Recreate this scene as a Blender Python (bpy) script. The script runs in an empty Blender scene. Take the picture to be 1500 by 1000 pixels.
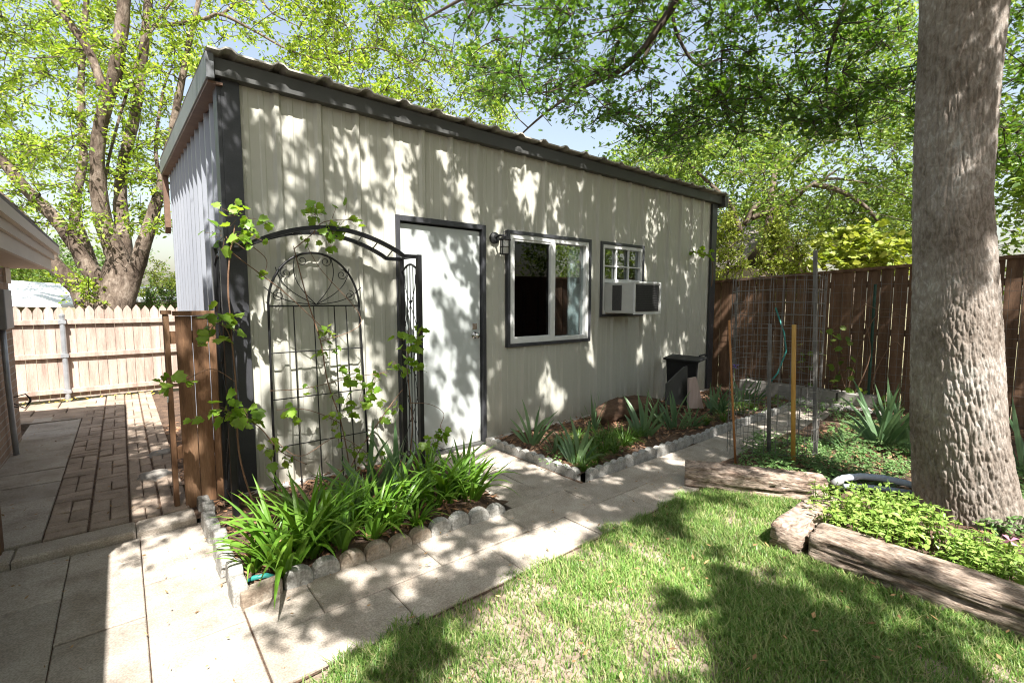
import bpy, math, random
import numpy as np
from mathutils import Vector, noise as mnoise
random.seed(7); rng = np.random.default_rng(7)
S = bpy.context.scene
COL = S.collection
R = math.radians
# ------------------------------------------------------------------ camera geometry (X along the shed front, Y towards its back)
FPX, HOR, VX, CAMH = 700.0, 440.0, 1610.0, 1.4
PITCH = math.atan((500-HOR)/FPX)
ANG = math.atan((VX-750)/math.hypot(FPX, 500-HOR))
FWH = np.array([math.cos(ANG), math.sin(ANG), 0]); RT = np.array([math.sin(ANG), -math.cos(ANG), 0]); UPZ = np.array([0, 0, 1.])
FWD = FWH*math.cos(PITCH)-UPZ*math.sin(PITCH); CUP = FWH*math.sin(PITCH)+UPZ*math.cos(PITCH)
CAM = np.array([0, 0, CAMH])
def ray(u, v): return FWD*FPX+RT*(u-750)+CUP*(500-v)
def G(u, v, z=0.0):
    d = ray(u, v); return CAM+d*((z-CAMH)/d[2])
def WY(u, v, Y):
    d = ray(u, v); return CAM+d*(Y/d[1])
def WX(u, v, X):
    d = ray(u, v); return CAM+d*(X/d[0])
def DP(u, v, dep): return CAM+ray(u, v)*(dep/FPX)
def project(P):
    q = np.asarray(P)-CAM; z = q@FWD; zz = np.where(np.abs(z) < 1e-3, 1e-3, z)
    return 750+FPX*(q@RT)/zz, 500-FPX*(q@CUP)/zz, z
SUN_EL = R(55); SUN_H = np.array([-0.33, -0.944, 0]); SUN_H /= np.linalg.norm(SUN_H)
SUND = SUN_H*math.cos(SUN_EL)+UPZ*math.sin(SUN_EL)          # towards the sun
SX, SY = SUND[0]/SUND[2], SUND[1]/SUND[2]
def sunproj(P): return P[..., 0]-P[..., 2]*SX, P[..., 1]-P[..., 2]*SY
# ------------------------------------------------------------------ mesh builder
class MB:
    def __init__(s): s.v = []; s.n = 0; s.f = []
    def add(s, v, f):
        v = np.asarray(v, float).reshape(-1, 3); s.v.append(v)
        if isinstance(f, np.ndarray): s.f.append(f+s.n)
        else:
            by = {}
            for q in f: by.setdefault(len(q), []).append(q)
            for q in by.values(): s.f.append(np.array(q, dtype=np.int64)+s.n)
        s.n += len(v); return s
    def box(s, x0, x1, y0, y1, z0, z1):
        v = [(x, y, z) for z in (z0, z1) for y in (y0, y1) for x in (x0, x1)]
        return s.add(v, [(0, 2, 3, 1), (4, 5, 7, 6), (0, 1, 5, 4), (2, 6, 7, 3), (0, 4, 6, 2), (1, 3, 7, 5)])
    def bar(s, p, q, w, h, up=(0, 0, 1)):
        p = np.array(p, float); q = np.array(q, float); d = q-p; d /= np.linalg.norm(d); up = np.array(up, float)
        a = np.cross(d, up); a /= np.linalg.norm(a); b = np.cross(a, d)
        c = [p+a*sx*w/2+b*sy*h/2 for sx, sy in ((-1, -1), (1, -1), (1, 1), (-1, 1))]+[q+a*sx*w/2+b*sy*h/2 for sx, sy in ((-1, -1), (1, -1), (1, 1), (-1, 1))]
        return s.add(c, [(0, 3, 2, 1), (4, 5, 6, 7), (0, 1, 5, 4), (1, 2, 6, 5), (2, 3, 7, 6), (3, 0, 4, 7)])
    def tube(s, pts, rad, n=8, cap=True, jit=0.0):
        pts = np.asarray(pts, float); k = len(pts)
        rad = np.full(k, rad, float) if np.isscalar(rad) else np.asarray(rad, float)
        t = np.gradient(pts, axis=0); t /= np.linalg.norm(t, axis=1)[:, None]+1e-12
        a = np.cross(t[0], (0, 0, 1.) if abs(t[0][2]) < .9 else (1., 0, 0)); a /= np.linalg.norm(a)
        ang = np.arange(n)*2*math.pi/n+math.pi/4; ca, sa = np.cos(ang), np.sin(ang); V = []
        for i in range(k):
            a = a-t[i]*(a@t[i]); a /= np.linalg.norm(a)+1e-12; b = np.cross(t[i], a)
            r = rad[i]*(1+(jit*rng.standard_normal(n) if jit else 0))
            V.append(pts[i]+np.outer(ca*r, a)+np.outer(sa*r, b))
        i = np.arange(k-1)[:, None]*n; j = np.arange(n)[None]; j2 = (j+1) % n
        F = np.stack([i+j, i+j2, i+n+j2, i+n+j], -1).reshape(-1, 4)
        o = s.n; s.add(np.concatenate(V), F)
        if cap: s.f.append(np.array([list(range(n))[::-1]])+o); s.f.append(np.array([list(range(n))])+o+(k-1)*n)
        return s
    def lathe(s, c, prof, n=16):
        c = np.array(c, float); a = np.arange(n)*2*math.pi/n; V = []
        for r, z in prof: V.append(np.stack([c[0]+r*np.cos(a), c[1]+r*np.sin(a), np.full(n, c[2]+z)], 1))
        k = len(prof); i = np.arange(k-1)[:, None]*n; j = np.arange(n)[None]; j2 = (j+1) % n
        return s.add(np.concatenate(V), np.stack([i+j, i+j2, i+n+j2, i+n+j], -1).reshape(-1, 4))
    def prism(s, poly, axis, a, b):
        def P(p, t): return {'x': (t, p[0], p[1]), 'y': (p[0], t, p[1]), 'z': (p[0], p[1], t)}[axis]
        n = len(poly); v = [P(p, a) for p in poly]+[P(p, b) for p in poly]
        return s.add(v, [tuple(range(n))[::-1], tuple(range(n, 2*n))]+[(i, (i+1) % n, n+(i+1) % n, n+i) for i in range(n)])
    def build(s, name, m, parent=None, smooth=False, loc=None, bevel=0):
        V = np.concatenate(s.v); off = np.zeros(3)
        if parent is not None:
            p = parent
            while p is not None: off = off+np.array(p.location); p = p.parent
        elif loc is not None: off = np.array(loc, float)
        V = V-off
        me = bpy.data.meshes.new(name)
        ls = np.concatenate([f.reshape(-1) for f in s.f]); tot = np.concatenate([np.full(len(f), f.shape[1]) for f in s.f])
        me.vertices.add(len(V)); me.vertices.foreach_set('co', V.astype(np.float32).ravel())
        me.loops.add(len(ls)); me.loops.foreach_set('vertex_index', ls.astype(np.int32))
        me.polygons.add(len(tot)); me.polygons.foreach_set('loop_start', (np.cumsum(tot)-tot).astype(np.int32))
        me.polygons.foreach_set('loop_total', tot.astype(np.int32))
        me.polygons.foreach_set('use_smooth', np.full(len(tot), bool(smooth)))
        me.update(calc_edges=True); me.validate()
        me.materials.append(m); o = bpy.data.objects.new(name, me); COL.objects.link(o)
        if parent is not None: o.parent = parent
        else: o.location = off
        if bevel:
            b = o.modifiers.new('bevel', 'BEVEL'); b.width = bevel; b.segments = 2; b.limit_method = 'ANGLE'
        return o
def tag(o, label=None, cat=None, group=None, kind=None):
    if label: o['label'] = label
    if cat: o['category'] = cat
    if group: o['group'] = group
    if kind: o['kind'] = kind
    return o
def thing(name, loc, label, cat, group=None):
    o = bpy.data.objects.new(name, None); COL.objects.link(o); o.location = tuple(float(x) for x in loc); o.empty_display_size = .1
    return tag(o, label, cat, group)
def copy_tree(o, parent=None):
    c = o.copy(); COL.objects.link(c)
    if parent is not None: c.parent = parent
    for ch in list(o.children): copy_tree(ch, c)
    return c
# ------------------------------------------------------------------ materials
def _m(name):
    m = bpy.data.materials.new(name); m.use_nodes = True; nt = m.node_tree; nt.nodes.clear()
    return m, nt, nt.nodes.new, nt.links.new
def ramp(N, cols, pos=None):
    r = N('ShaderNodeValToRGB'); e = r.color_ramp.elements; k = len(cols)
    pos = pos or [i/(k-1) for i in range(k)]
    while len(e) < k: e.new(.5)
    for i in range(k): e[i].position = pos[i]; e[i].color = (*cols[i], 1)
    return r
def surf(name, cols, scale=4, stretch=(1, 1, 1), rough=.7, bump=.3, bscale=None, bdist=.01, metallic=0, spec=.4, island=0, pos=(.3, .5, .7), detail=6, fine=0, fscale=120, coat=0):
    m, nt, N, L = _m(name)
    tc = N('ShaderNodeTexCoord'); mp = N('ShaderNodeMapping'); mp.inputs['Scale'].default_value = stretch
    L(tc.outputs['Object'], mp.inputs['Vector'])
    nz = N('ShaderNodeTexNoise'); nz.inputs['Scale'].default_value = scale; nz.inputs['Detail'].default_value = detail; nz.inputs['Roughness'].default_value = .65
    L(mp.outputs[0], nz.inputs['Vector'])
    if len(cols) == 2: pos = (pos[0], pos[-1])
    cr = ramp(N, cols, list(pos)[:len(cols)]); L(nz.outputs['Fac'], cr.inputs['Fac']); col = cr.outputs['Color']
    if fine:
        n2 = N('ShaderNodeTexNoise'); n2.inputs['Scale'].default_value = fscale; n2.inputs['Detail'].default_value = 3; L(mp.outputs[0], n2.inputs['Vector'])
        r2 = ramp(N, [(1-fine,)*3, (1+fine,)*3], [.35, .65]); L(n2.outputs['Fac'], r2.inputs['Fac'])
        mx = N('ShaderNodeMix'); mx.data_type = 'RGBA'; mx.blend_type = 'MULTIPLY'; mx.inputs[0].default_value = 1
        L(col, mx.inputs[6]); L(r2.outputs['Color'], mx.inputs[7]); col = mx.outputs[2]
    if island:
        g = N('ShaderNodeNewGeometry'); h = N('ShaderNodeHueSaturation'); mr = N('ShaderNodeMapRange')
        mr.inputs['To Min'].default_value = 1-island; mr.inputs['To Max'].default_value = 1+island
        L(g.outputs['Random Per Island'], mr.inputs['Value']); L(mr.outputs[0], h.inputs['Value']); L(col, h.inputs['Color']); col = h.outputs['Color']
    b = N('ShaderNodeBsdfPrincipled'); L(col, b.inputs['Base Color']); b.inputs['Roughness'].default_value = rough; b.inputs['Metallic'].default_value = metallic
    b.inputs['Specular IOR Level'].default_value = spec
    if coat: b.inputs['Coat Weight'].default_value = coat
    if bump:
        nb = N('ShaderNodeTexNoise'); nb.inputs['Scale'].default_value = bscale or scale*6; nb.inputs['Detail'].default_value = 8; nb.inputs['Roughness'].default_value = .7
        L(mp.outputs[0], nb.inputs['Vector']); bp = N('ShaderNodeBump'); bp.inputs['Strength'].default_value = bump; bp.inputs['Distance'].default_value = bdist
        L(nb.outputs['Fac'], bp.inputs['Height']); L(bp.outputs[0], b.inputs['Normal'])
    o = N('ShaderNodeOutputMaterial'); L(b.outputs[0], o.inputs[0]); return m
def leafmat(name, cols, trans=.4, rough=.45, tcol=None, spec=.35):
    m, nt, N, L = _m(name)
    g = N('ShaderNodeNewGeometry'); cr = ramp(N, cols); L(g.outputs['Random Per Island'], cr.inputs['Fac'])
    tc = N('ShaderNodeTexCoord'); nz = N('ShaderNodeTexNoise'); nz.inputs['Scale'].default_value = 1.1; nz.inputs['Detail'].default_value = 2; L(tc.outputs['Object'], nz.inputs['Vector'])
    mr = N('ShaderNodeMapRange'); mr.inputs['From Min'].default_value = .3; mr.inputs['From Max'].default_value = .7; mr.inputs['To Min'].default_value = .75; mr.inputs['To Max'].default_value = 1.3
    L(nz.outputs['Fac'], mr.inputs['Value']); h = N('ShaderNodeHueSaturation'); L(cr.outputs['Color'], h.inputs['Color']); L(mr.outputs[0], h.inputs['Value'])
    b = N('ShaderNodeBsdfPrincipled'); L(h.outputs[0], b.inputs['Base Color']); b.inputs['Roughness'].default_value = rough; b.inputs['Specular IOR Level'].default_value = spec
    t = N('ShaderNodeBsdfTranslucent'); h2 = N('ShaderNodeHueSaturation'); h2.inputs['Hue'].default_value = .485; h2.inputs['Saturation'].default_value = 1.1; h2.inputs['Value'].default_value = 1.5
    L(h.outputs[0], h2.inputs['Color']); L(h2.outputs[0], t.inputs['Color'])
    mx = N('ShaderNodeMixShader'); mx.inputs[0].default_value = trans; L(b.outputs[0], mx.inputs[1]); L(t.outputs[0], mx.inputs[2])
    o = N('ShaderNodeOutputMaterial'); L(mx.outputs[0], o.inputs[0]); return m
def glassmat(name, tint=(.85, .9, .9), refl=.12, rmax=.9):
    m, nt, N, L = _m(name)
    t = N('ShaderNodeBsdfTransparent'); t.inputs[0].default_value = (*tint, 1); gl = N('ShaderNodeBsdfGlossy'); gl.inputs['Roughness'].default_value = .01
    lw = N('ShaderNodeLayerWeight'); lw.inputs[0].default_value = .5; mr = N('ShaderNodeMapRange'); mr.inputs['To Min'].default_value = refl; mr.inputs['To Max'].default_value = rmax
    pw = N('ShaderNodeMath'); pw.operation = 'POWER'; pw.inputs[1].default_value = 2.2
    L(lw.outputs['Facing'], pw.inputs[0]); L(pw.outputs[0], mr.inputs['Value'])
    mx = N('ShaderNodeMixShader'); L(mr.outputs[0], mx.inputs[0]); L(t.outputs[0], mx.inputs[1]); L(gl.outputs[0], mx.inputs[2])
    o = N('ShaderNodeOutputMaterial'); L(mx.outputs[0], o.inputs[0]); return m
def barkmat(name, cols, sc=14, st=(1, 1, .22), bump=.9, bd=.03):
    m, nt, N, L = _m(name)
    tc = N('ShaderNodeTexCoord'); mp = N('ShaderNodeMapping'); mp.inputs['Scale'].default_value = st; L(tc.outputs['Object'], mp.inputs[0])
    nz = N('ShaderNodeTexNoise'); nz.inputs['Scale'].default_value = sc; nz.inputs['Detail'].default_value = 8; nz.inputs['Roughness'].default_value = .7; nz.inputs['Distortion'].default_value = .6; L(mp.outputs[0], nz.inputs[0])
    big = N('ShaderNodeTexNoise'); big.inputs['Scale'].default_value = 2.2; big.inputs['Detail'].default_value = 4; L(tc.outputs['Object'], big.inputs[0])
    ad = N('ShaderNodeMath'); ad.operation = 'MULTIPLY_ADD'; ad.inputs[1].default_value = .8; L(big.outputs['Fac'], ad.inputs[0]); sb = N('ShaderNodeMath'); sb.operation = 'SUBTRACT'; sb.inputs[1].default_value = .4
    L(nz.outputs['Fac'], sb.inputs[0]); L(sb.outputs[0], ad.inputs[2])
    cr = ramp(N, cols, [.3+.4*i/(len(cols)-1) for i in range(len(cols))]); L(ad.outputs[0], cr.inputs[0])
    b = N('ShaderNodeBsdfPrincipled'); b.inputs['Roughness'].default_value = .9; b.inputs['Specular IOR Level'].default_value = .2; L(cr.outputs[0], b.inputs['Base Color'])
    bp = N('ShaderNodeBump'); bp.inputs['Strength'].default_value = bump; bp.inputs['Distance'].default_value = bd; L(nz.outputs['Fac'], bp.inputs['Height']); L(bp.outputs[0], b.inputs['Normal'])
    o = N('ShaderNodeOutputMaterial'); L(b.outputs[0], o.inputs[0]); return m
def brickmat(name):
    m, nt, N, L = _m(name)
    tc = N('ShaderNodeTexCoord'); mp = N('ShaderNodeMapping'); mp.inputs['Rotation'].default_value = (R(90), 0, R(90)); L(tc.outputs['Object'], mp.inputs[0])
    sp = N('ShaderNodeSeparateXYZ'); L(tc.outputs['Object'], sp.inputs[0]); ad = N('ShaderNodeMath'); L(sp.outputs[0], ad.inputs[0]); L(sp.outputs[1], ad.inputs[1])
    cb = N('ShaderNodeCombineXYZ'); L(ad.outputs[0], cb.inputs[0]); L(sp.outputs[2], cb.inputs[1])
    bt = N('ShaderNodeTexBrick'); bt.inputs['Scale'].default_value = 1; bt.inputs['Brick Width'].default_value = .2; bt.inputs['Row Height'].default_value = .065; bt.inputs['Mortar Size'].default_value = .006
    bt.inputs['Color1'].default_value = (.30, .20, .13, 1); bt.inputs['Color2'].default_value = (.22, .14, .09, 1); bt.inputs['Mortar'].default_value = (.36, .32, .27, 1); L(cb.outputs[0], bt.inputs[0])
    b = N('ShaderNodeBsdfPrincipled'); b.inputs['Roughness'].default_value = .85; L(bt.outputs['Color'], b.inputs['Base Color'])
    bp = N('ShaderNodeBump'); bp.invert = True; bp.inputs['Distance'].default_value = .006; L(bt.outputs['Fac'], bp.inputs['Height']); L(bp.outputs[0], b.inputs['Normal'])
    o = N('ShaderNodeOutputMaterial'); L(b.outputs[0], o.inputs[0]); return m
C = {}
C['cream'] = surf('cream_steel', [(.40, .39, .33), (.435, .425, .365), (.455, .445, .385)], 1.1, (1, 1, .5), .45, .06, 5, .004, spec=.4)
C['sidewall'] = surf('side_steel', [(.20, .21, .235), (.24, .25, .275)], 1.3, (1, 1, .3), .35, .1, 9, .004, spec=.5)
C['char'] = surf('charcoal_steel', [(.034, .035, .039), (.05, .05, .055)], 5, rough=.42, bump=.1, bdist=.003, fine=.1)
C['rake'] = surf('rake_grey_steel', [(.10, .105, .11), (.14, .145, .15)], 3, rough=.4, bump=.1, bdist=.003)
C['fascia'] = surf('fascia_steel', [(.05, .05, .048), (.07, .07, .066)], 3, rough=.5, bump=.1, bdist=.003)
C['rust'] = surf('brown_steel', [(.10, .055, .035), (.17, .10, .065)], 6, rough=.6, bump=.2)
C['roof'] = surf('roof_steel', [(.30, .29, .26), (.42, .40, .36), (.24, .17, .11)], 3, rough=.5, bump=.15, pos=(.35, .55, .8))
C['door'] = surf('door_paint', [(.42, .445, .43), (.455, .48, .465)], 1.2, (1, 1, .5), .45, .05, 10, .002, spec=.4)
C['white'] = surf('white_vinyl', [(.56, .56, .54), (.64, .64, .62)], 6, rough=.4, bump=.05)
C['iron'] = surf('black_iron', [(.007, .007, .008), (.014, .014, .015)], 20, rough=.42, bump=.2, bdist=.002, spec=.4)
C['nickel'] = surf('nickel', [(.55, .53, .5), (.65, .63, .6)], 20, rough=.25, bump=0, metallic=1)
C['glass'] = glassmat('window_glass'); C['screen'] = glassmat('screened_glass', (.10, .11, .13), .02, .3); C['lampglass'] = glassmat('lamp_glass', (.9, .9, .88), .1)
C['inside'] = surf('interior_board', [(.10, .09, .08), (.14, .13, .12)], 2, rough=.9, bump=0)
C['blind'] = surf('pale_blind', [(.46, .5, .5), (.52, .55, .55)], 3, rough=.6, bump=0)
C['acbody'] = surf('ac_casing', [(.44, .43, .39), (.52, .51, .47)], 6, rough=.5, bump=.1, bdist=.002)
C['acgrille'] = surf('ac_grille', [(.035, .034, .033), (.07, .066, .062)], 90, rough=.6, bump=.6, bscale=140)
C['blackplastic'] = surf('black_plastic', [(.010, .010, .011), (.022, .022, .023)], 7, rough=.5, bump=.2, bdist=.003)
C['slab'] = surf('paving_concrete', [(.235, .195, .155), (.34, .295, .245), (.425, .38, .325)], 4, rough=.9, bump=.45, bscale=70, bdist=.005, island=.12, fine=.22, fscale=130)
C['pavebrick'] = surf('paving_brick', [(.20, .15, .112), (.285, .22, .168), (.36, .285, .222)], 6, rough=.9, bump=.5, bscale=60, bdist=.005, island=.16, fine=.15, fscale=120)
C['scallop'] = surf('edging_concrete', [(.19, .18, .16), (.30, .29, .265), (.41, .40, .37)], 14, rough=.9, bump=.7, bscale=60, bdist=.006, fine=.2, fscale=110)
C['scallop_tan'] = surf('edging_brown', [(.15, .11, .08), (.25, .20, .15), (.36, .32, .265)], 12, rough=.9, bump=.7, bscale=60, bdist=.006, fine=.2, fscale=110)
C['soil'] = surf('bed_soil', [(.045, .027, .018), (.10, .062, .04), (.17, .105, .065)], 9, rough=.95, bump=1, bscale=50, bdist=.02, fine=.3, fscale=90)
C['mulch'] = surf('mulch_chips', [(.10, .05, .028), (.22, .115, .06), (.30, .19, .12)], 9, rough=.95, bump=.3, island=.5)
C['dirt'] = surf('lawn_dirt', [(.17, .125, .09), (.28, .22, .165), (.38, .31, .24)], 8, rough=.95, bump=.8, bscale=60, bdist=.01, fine=.2)
C['ground'] = surf('far_ground', [(.10, .10, .045), (.20, .16, .09)], 1.5, rough=.95, bump=.6)
C['grass'] = leafmat('grass_blades', [(.07, .16, .028), (.115, .23, .04), (.18, .29, .07), (.25, .32, .10), (.40, .37, .19)], .3, .4)
C['lily'] = leafmat('daylily_leaf', [(.085, .20, .02), (.13, .26, .03), (.17, .30, .045)], .35, .35)
C['iris'] = leafmat('iris_leaf', [(.09, .17, .075), (.13, .215, .10), (.17, .26, .12)], .3, .4)
C['lirio'] = leafmat('liriope_leaf', [(.06, .13, .015), (.10, .19, .03)], .3, .35)
C['mint'] = leafmat('mint_leaf', [(.16, .26, .045), (.22, .32, .07), (.28, .36, .10)], .3, .4)
C['cover'] = leafmat('ground_cover_leaf', [(.075, .16, .04), (.13, .235, .07), (.20, .29, .12)], .3, .45)
C['vine'] = leafmat('grape_leaf', [(.12, .23, .025), (.18, .31, .04), (.26, .38, .06)], .45, .4)
C['oak'] = leafmat('oak_leaf', [(.035, .085, .012), (.065, .14, .018), (.11, .20, .03)], .42, .35)
C['elm'] = leafmat('pecan_leaf', [(.09, .16, .017), (.18, .28, .03), (.27, .37, .05), (.36, .44, .09)], .46, .4)
C['bgleaf'] = leafmat('far_leaf', [(.08, .15, .03), (.17, .26, .045), (.27, .36, .08)], .42, .5)
C['gold'] = leafmat('golden_leaf', [(.17, .24, .03), (.26, .32, .05), (.36, .39, .10)], .35, .5)
C['bgdark'] = leafmat('dark_leaf', [(.05, .10, .02), (.08, .15, .03), (.13, .21, .05)], .4, .5)
C['bark'] = barkmat('oak_bark', [(.135, .108, .086), (.215, .18, .15), (.28, .243, .21), (.40, .372, .335)], 34, (1, 1, .6), .9, .01)
C['bark2'] = barkmat('rough_bark', [(.045, .032, .023), (.09, .066, .049), (.15, .115, .088), (.24, .195, .155)], 18, (1, 1, .45), .9, .03)
C['twig'] = surf('twig_bark', [(.035, .025, .02), (.075, .055, .04)], 8, rough=.9, bump=.3)
C['stem'] = surf('vine_stem', [(.13, .07, .04), (.22, .13, .08)], 12, rough=.8, bump=.4)
C['fence_l'] = surf('pale_pickets', [(.25, .18, .145), (.38, .29, .24), (.46, .37, .315)], 4, (3, 3, .35), .85, .4, 40, .004, island=.12, fine=.12, fscale=70)
C['fence_r'] = surf('dark_boards', [(.085, .045, .026), (.145, .08, .046), (.22, .13, .078)], 4, (3, 3, .3), .85, .4, 40, .004, island=.22, fine=.15, fscale=70)
C['gate'] = surf('gate_boards', [(.10, .05, .025), (.19, .10, .05), (.29, .175, .10)], 4, (3, 3, .3), .8, .5, 40, .004, island=.15, fine=.15, fscale=70)
C['timber'] = surf('weathered_timber', [(.07, .045, .03), (.20, .145, .105), (.34, .27, .215), (.24, .175, .125)], 12, (3, .8, 3), .92, 1, 26, .015, pos=(.32, .42, .55, .7), fine=.35, fscale=40)
C['timber2'] = surf('weathered_timber_across', [(.07, .045, .03), (.22, .155, .115), (.35, .275, .22), (.27, .19, .135)], 10, (.7, .7, 3), .92, 1, 26, .015, pos=(.32, .42, .55, .7), fine=.35, fscale=40)
C['log'] = surf('dark_log', [(.035, .02, .012), (.09, .05, .03), (.15, .09, .055)], 7, (.5, 2, 2), .9, .9, 25, .01)
C['galv'] = surf('galvanised', [(.36, .38, .40), (.50, .52, .54)], 15, rough=.4, bump=.05, metallic=.6)
C['wire'] = surf('wire', [(.12, .11, .10), (.22, .21, .20)], 15, rough=.5, bump=0, metallic=.3)
C['greystake'] = surf('grey_stake', [(.11, .10, .09), (.19, .18, .165)], 12, rough=.75, bump=.3)
C['orange'] = surf('orange_stake', [(.42, .21, .04), (.55, .32, .08)], 9, (1, 1, .2), .6, .2)
C['rusty'] = surf('rusty_rod', [(.30, .11, .03), (.42, .20, .07)], 9, rough=.7, bump=.2)
C['trim'] = surf('eave_paint', [(.55, .45, .35), (.64, .54, .43)], 3, (1, .4, 1), .6, .15, 30, .003)
C['soffit'] = surf('soffit_paint', [(.48, .36, .25), (.56, .44, .31)], 3, rough=.7, bump=.2)
C['brick'] = brickmat('house_brick'); C['post'] = surf('post_wood', [(.09, .045, .022), (.15, .08, .04)], 5, (3, 3, .3), .7, .3)
C['shingle'] = surf('shingles', [(.17, .145, .13), (.26, .225, .205)], 9, rough=.95, bump=.7)
C['whiteroof'] = surf('pale_metal_roof', [(.62, .64, .66), (.72, .74, .76)], 2, rough=.5, bump=.1)
C['tanwall'] = surf('tan_siding', [(.20, .17, .12), (.27, .23, .17)], 2, (1, 1, 4), .8, .2)
C['meter'] = surf('meter_grey', [(.26, .26, .25), (.33, .33, .32)], 5, rough=.5, bump=.1)
C['stone'] = surf('pale_stone', [(.33, .30, .27), (.46, .43, .39), (.55, .52, .48)], 12, rough=.9, bump=.6, bdist=.01)
C['block'] = surf('concrete_block', [(.22, .20, .175), (.31, .29, .26)], 10, rough=.92, bump=.6)
C['hose'] = surf('pale_blue_pipe', [(.38, .43, .52), (.52, .56, .64)], 14, rough=.5, bump=.3)
C['greenpost'] = surf('green_post', [(.012, .045, .03), (.02, .06, .042)], 10, rough=.5, bump=.1); C['teal'] = surf('teal_hose', [(.02, .16, .14), (.03, .22, .19)], 10, rough=.45, bump=.1)
C['pink'] = leafmat('pink_petal', [(.62, .25, .40), (.70, .34, .48)], .4); C['purple'] = leafmat('purple_petal', [(.16, .10, .42), (.25, .16, .5)], .4)
C['board'] = surf('pinkish_board', [(.36, .26, .23), (.46, .36, .32)], 6, (3, 3, .4), .85, .3)
C['fallen'] = surf('dry_leaf', [(.22, .12, .05), (.40, .26, .12)], 5, rough=.9, bump=0, island=.4)
C['yellowleaf'] = surf('yellow_dry_leaf', [(.5, .33, .05), (.6, .42, .1)], 5, rough=.9, bump=0, island=.3)
def mud(m, h=.32, col=(.20, .15, .10)):
    nt = m.node_tree; N = nt.nodes.new; L = nt.links.new; b = next(n for n in nt.nodes if n.type == 'BSDF_PRINCIPLED'); src = b.inputs['Base Color'].links[0].from_socket
    tc = N('ShaderNodeTexCoord'); sp = N('ShaderNodeSeparateXYZ'); L(tc.outputs['Object'], sp.inputs[0]); nz = N('ShaderNodeTexNoise'); nz.inputs['Scale'].default_value = 9; nz.inputs['Detail'].default_value = 6; L(tc.outputs['Object'], nz.inputs[0])
    mr = N('ShaderNodeMapRange'); mr.inputs['From Min'].default_value = 0; mr.inputs['From Max'].default_value = h; mr.inputs['To Min'].default_value = .75; mr.inputs['To Max'].default_value = 0; L(sp.outputs[2], mr.inputs[0])
    mu = N('ShaderNodeMath'); mu.operation = 'MULTIPLY'; L(mr.outputs[0], mu.inputs[0]); L(nz.outputs[0], mu.inputs[1]); mx = N('ShaderNodeMix'); mx.data_type = 'RGBA'; L(mu.outputs[0], mx.inputs[0]); L(src, mx.inputs[6]); mx.inputs[7].default_value = (*col, 1); L(mx.outputs[2], b.inputs['Base Color'])
mud(C['cream']); mud(C['door'], .22)
# ------------------------------------------------------------------ ground, paving
def sheet(x0, x1, y0, y1, z, nx, ny, amp=0, fr=3):
    xs = np.linspace(x0, x1, nx+1); ys = np.linspace(y0, y1, ny+1); X, Y = np.meshgrid(xs, ys)
    Z = np.full(X.shape, float(z))
    if amp: Z += amp*np.array([[mnoise.fractal(Vector((x*fr, y*fr, 3.1)), 1, 2, 4) for x in xs] for y in ys])
    i = np.arange(ny)[:, None]*(nx+1)+np.arange(nx)[None]
    return np.stack([X, Y, Z], -1).reshape(-1, 3), np.stack([i, i+1, i+nx+2, i+nx+1], -1).reshape(-1, 4)
b = MB(); b.add(*sheet(-220, 260, -200, 280, -.07, 4, 4)); tag(b.build('ground', C['ground']), kind='structure')
b = MB(); b.add(*sheet(-.2, 8.5, -4, 2.3, -.018, 87, 63, .012)); tag(b.build('lawn_soil', C['dirt'], smooth=True), kind='structure')
def slab(M, x0, x1, y0, y1, z, th=.05, g=.0022, tilt=.003, ch=.004):
    x0 += g; x1 -= g; y0 += g; y1 -= g
    dz = z+random.uniform(-tilt, tilt); a = random.uniform(-tilt, tilt); c = random.uniform(-tilt, tilt); V = []
    for (e, zz) in ((0, -th), (0, -ch), (ch, 0)):
        for (x, y, sx, sy) in ((x0+e, y0+e, -1, -1), (x1-e, y0+e, 1, -1), (x1-e, y1-e, 1, 1), (x0+e, y1-e, -1, 1)):
            V.append((x, y, dz+zz+a*sx+c*sy))
    M.add(V, [(8, 9, 10, 11)]+[(k*4+i, k*4+(i+1) % 4, k*4+4+(i+1) % 4, k*4+4+i) for k in (0, 1) for i in range(4)])
p = MB()
def row(M, y0, y1, x0, x1, step, off, z=0, **k):
    x = x0; nx = x0+off if off else x0+step
    while x < x1-.02:
        e = min(nx, x1); slab(M, x, e, y0, y1, z, **k); x = e; nx += step
row(p, 1.80, 2.115, .36, 7.2, .61, .585); row(p, 2.115, 2.42, .36, 7.2, .61, .28)
for (x0, x1, o) in ((1.98, 2.32, .28), (2.32, 2.68, .55)):
    y = 2.42; ny = 2.42+o
    while y < 3.72: e = min(ny, 3.72); slab(p, x0, x1, y, e, .002); y = e; ny += .61
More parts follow.
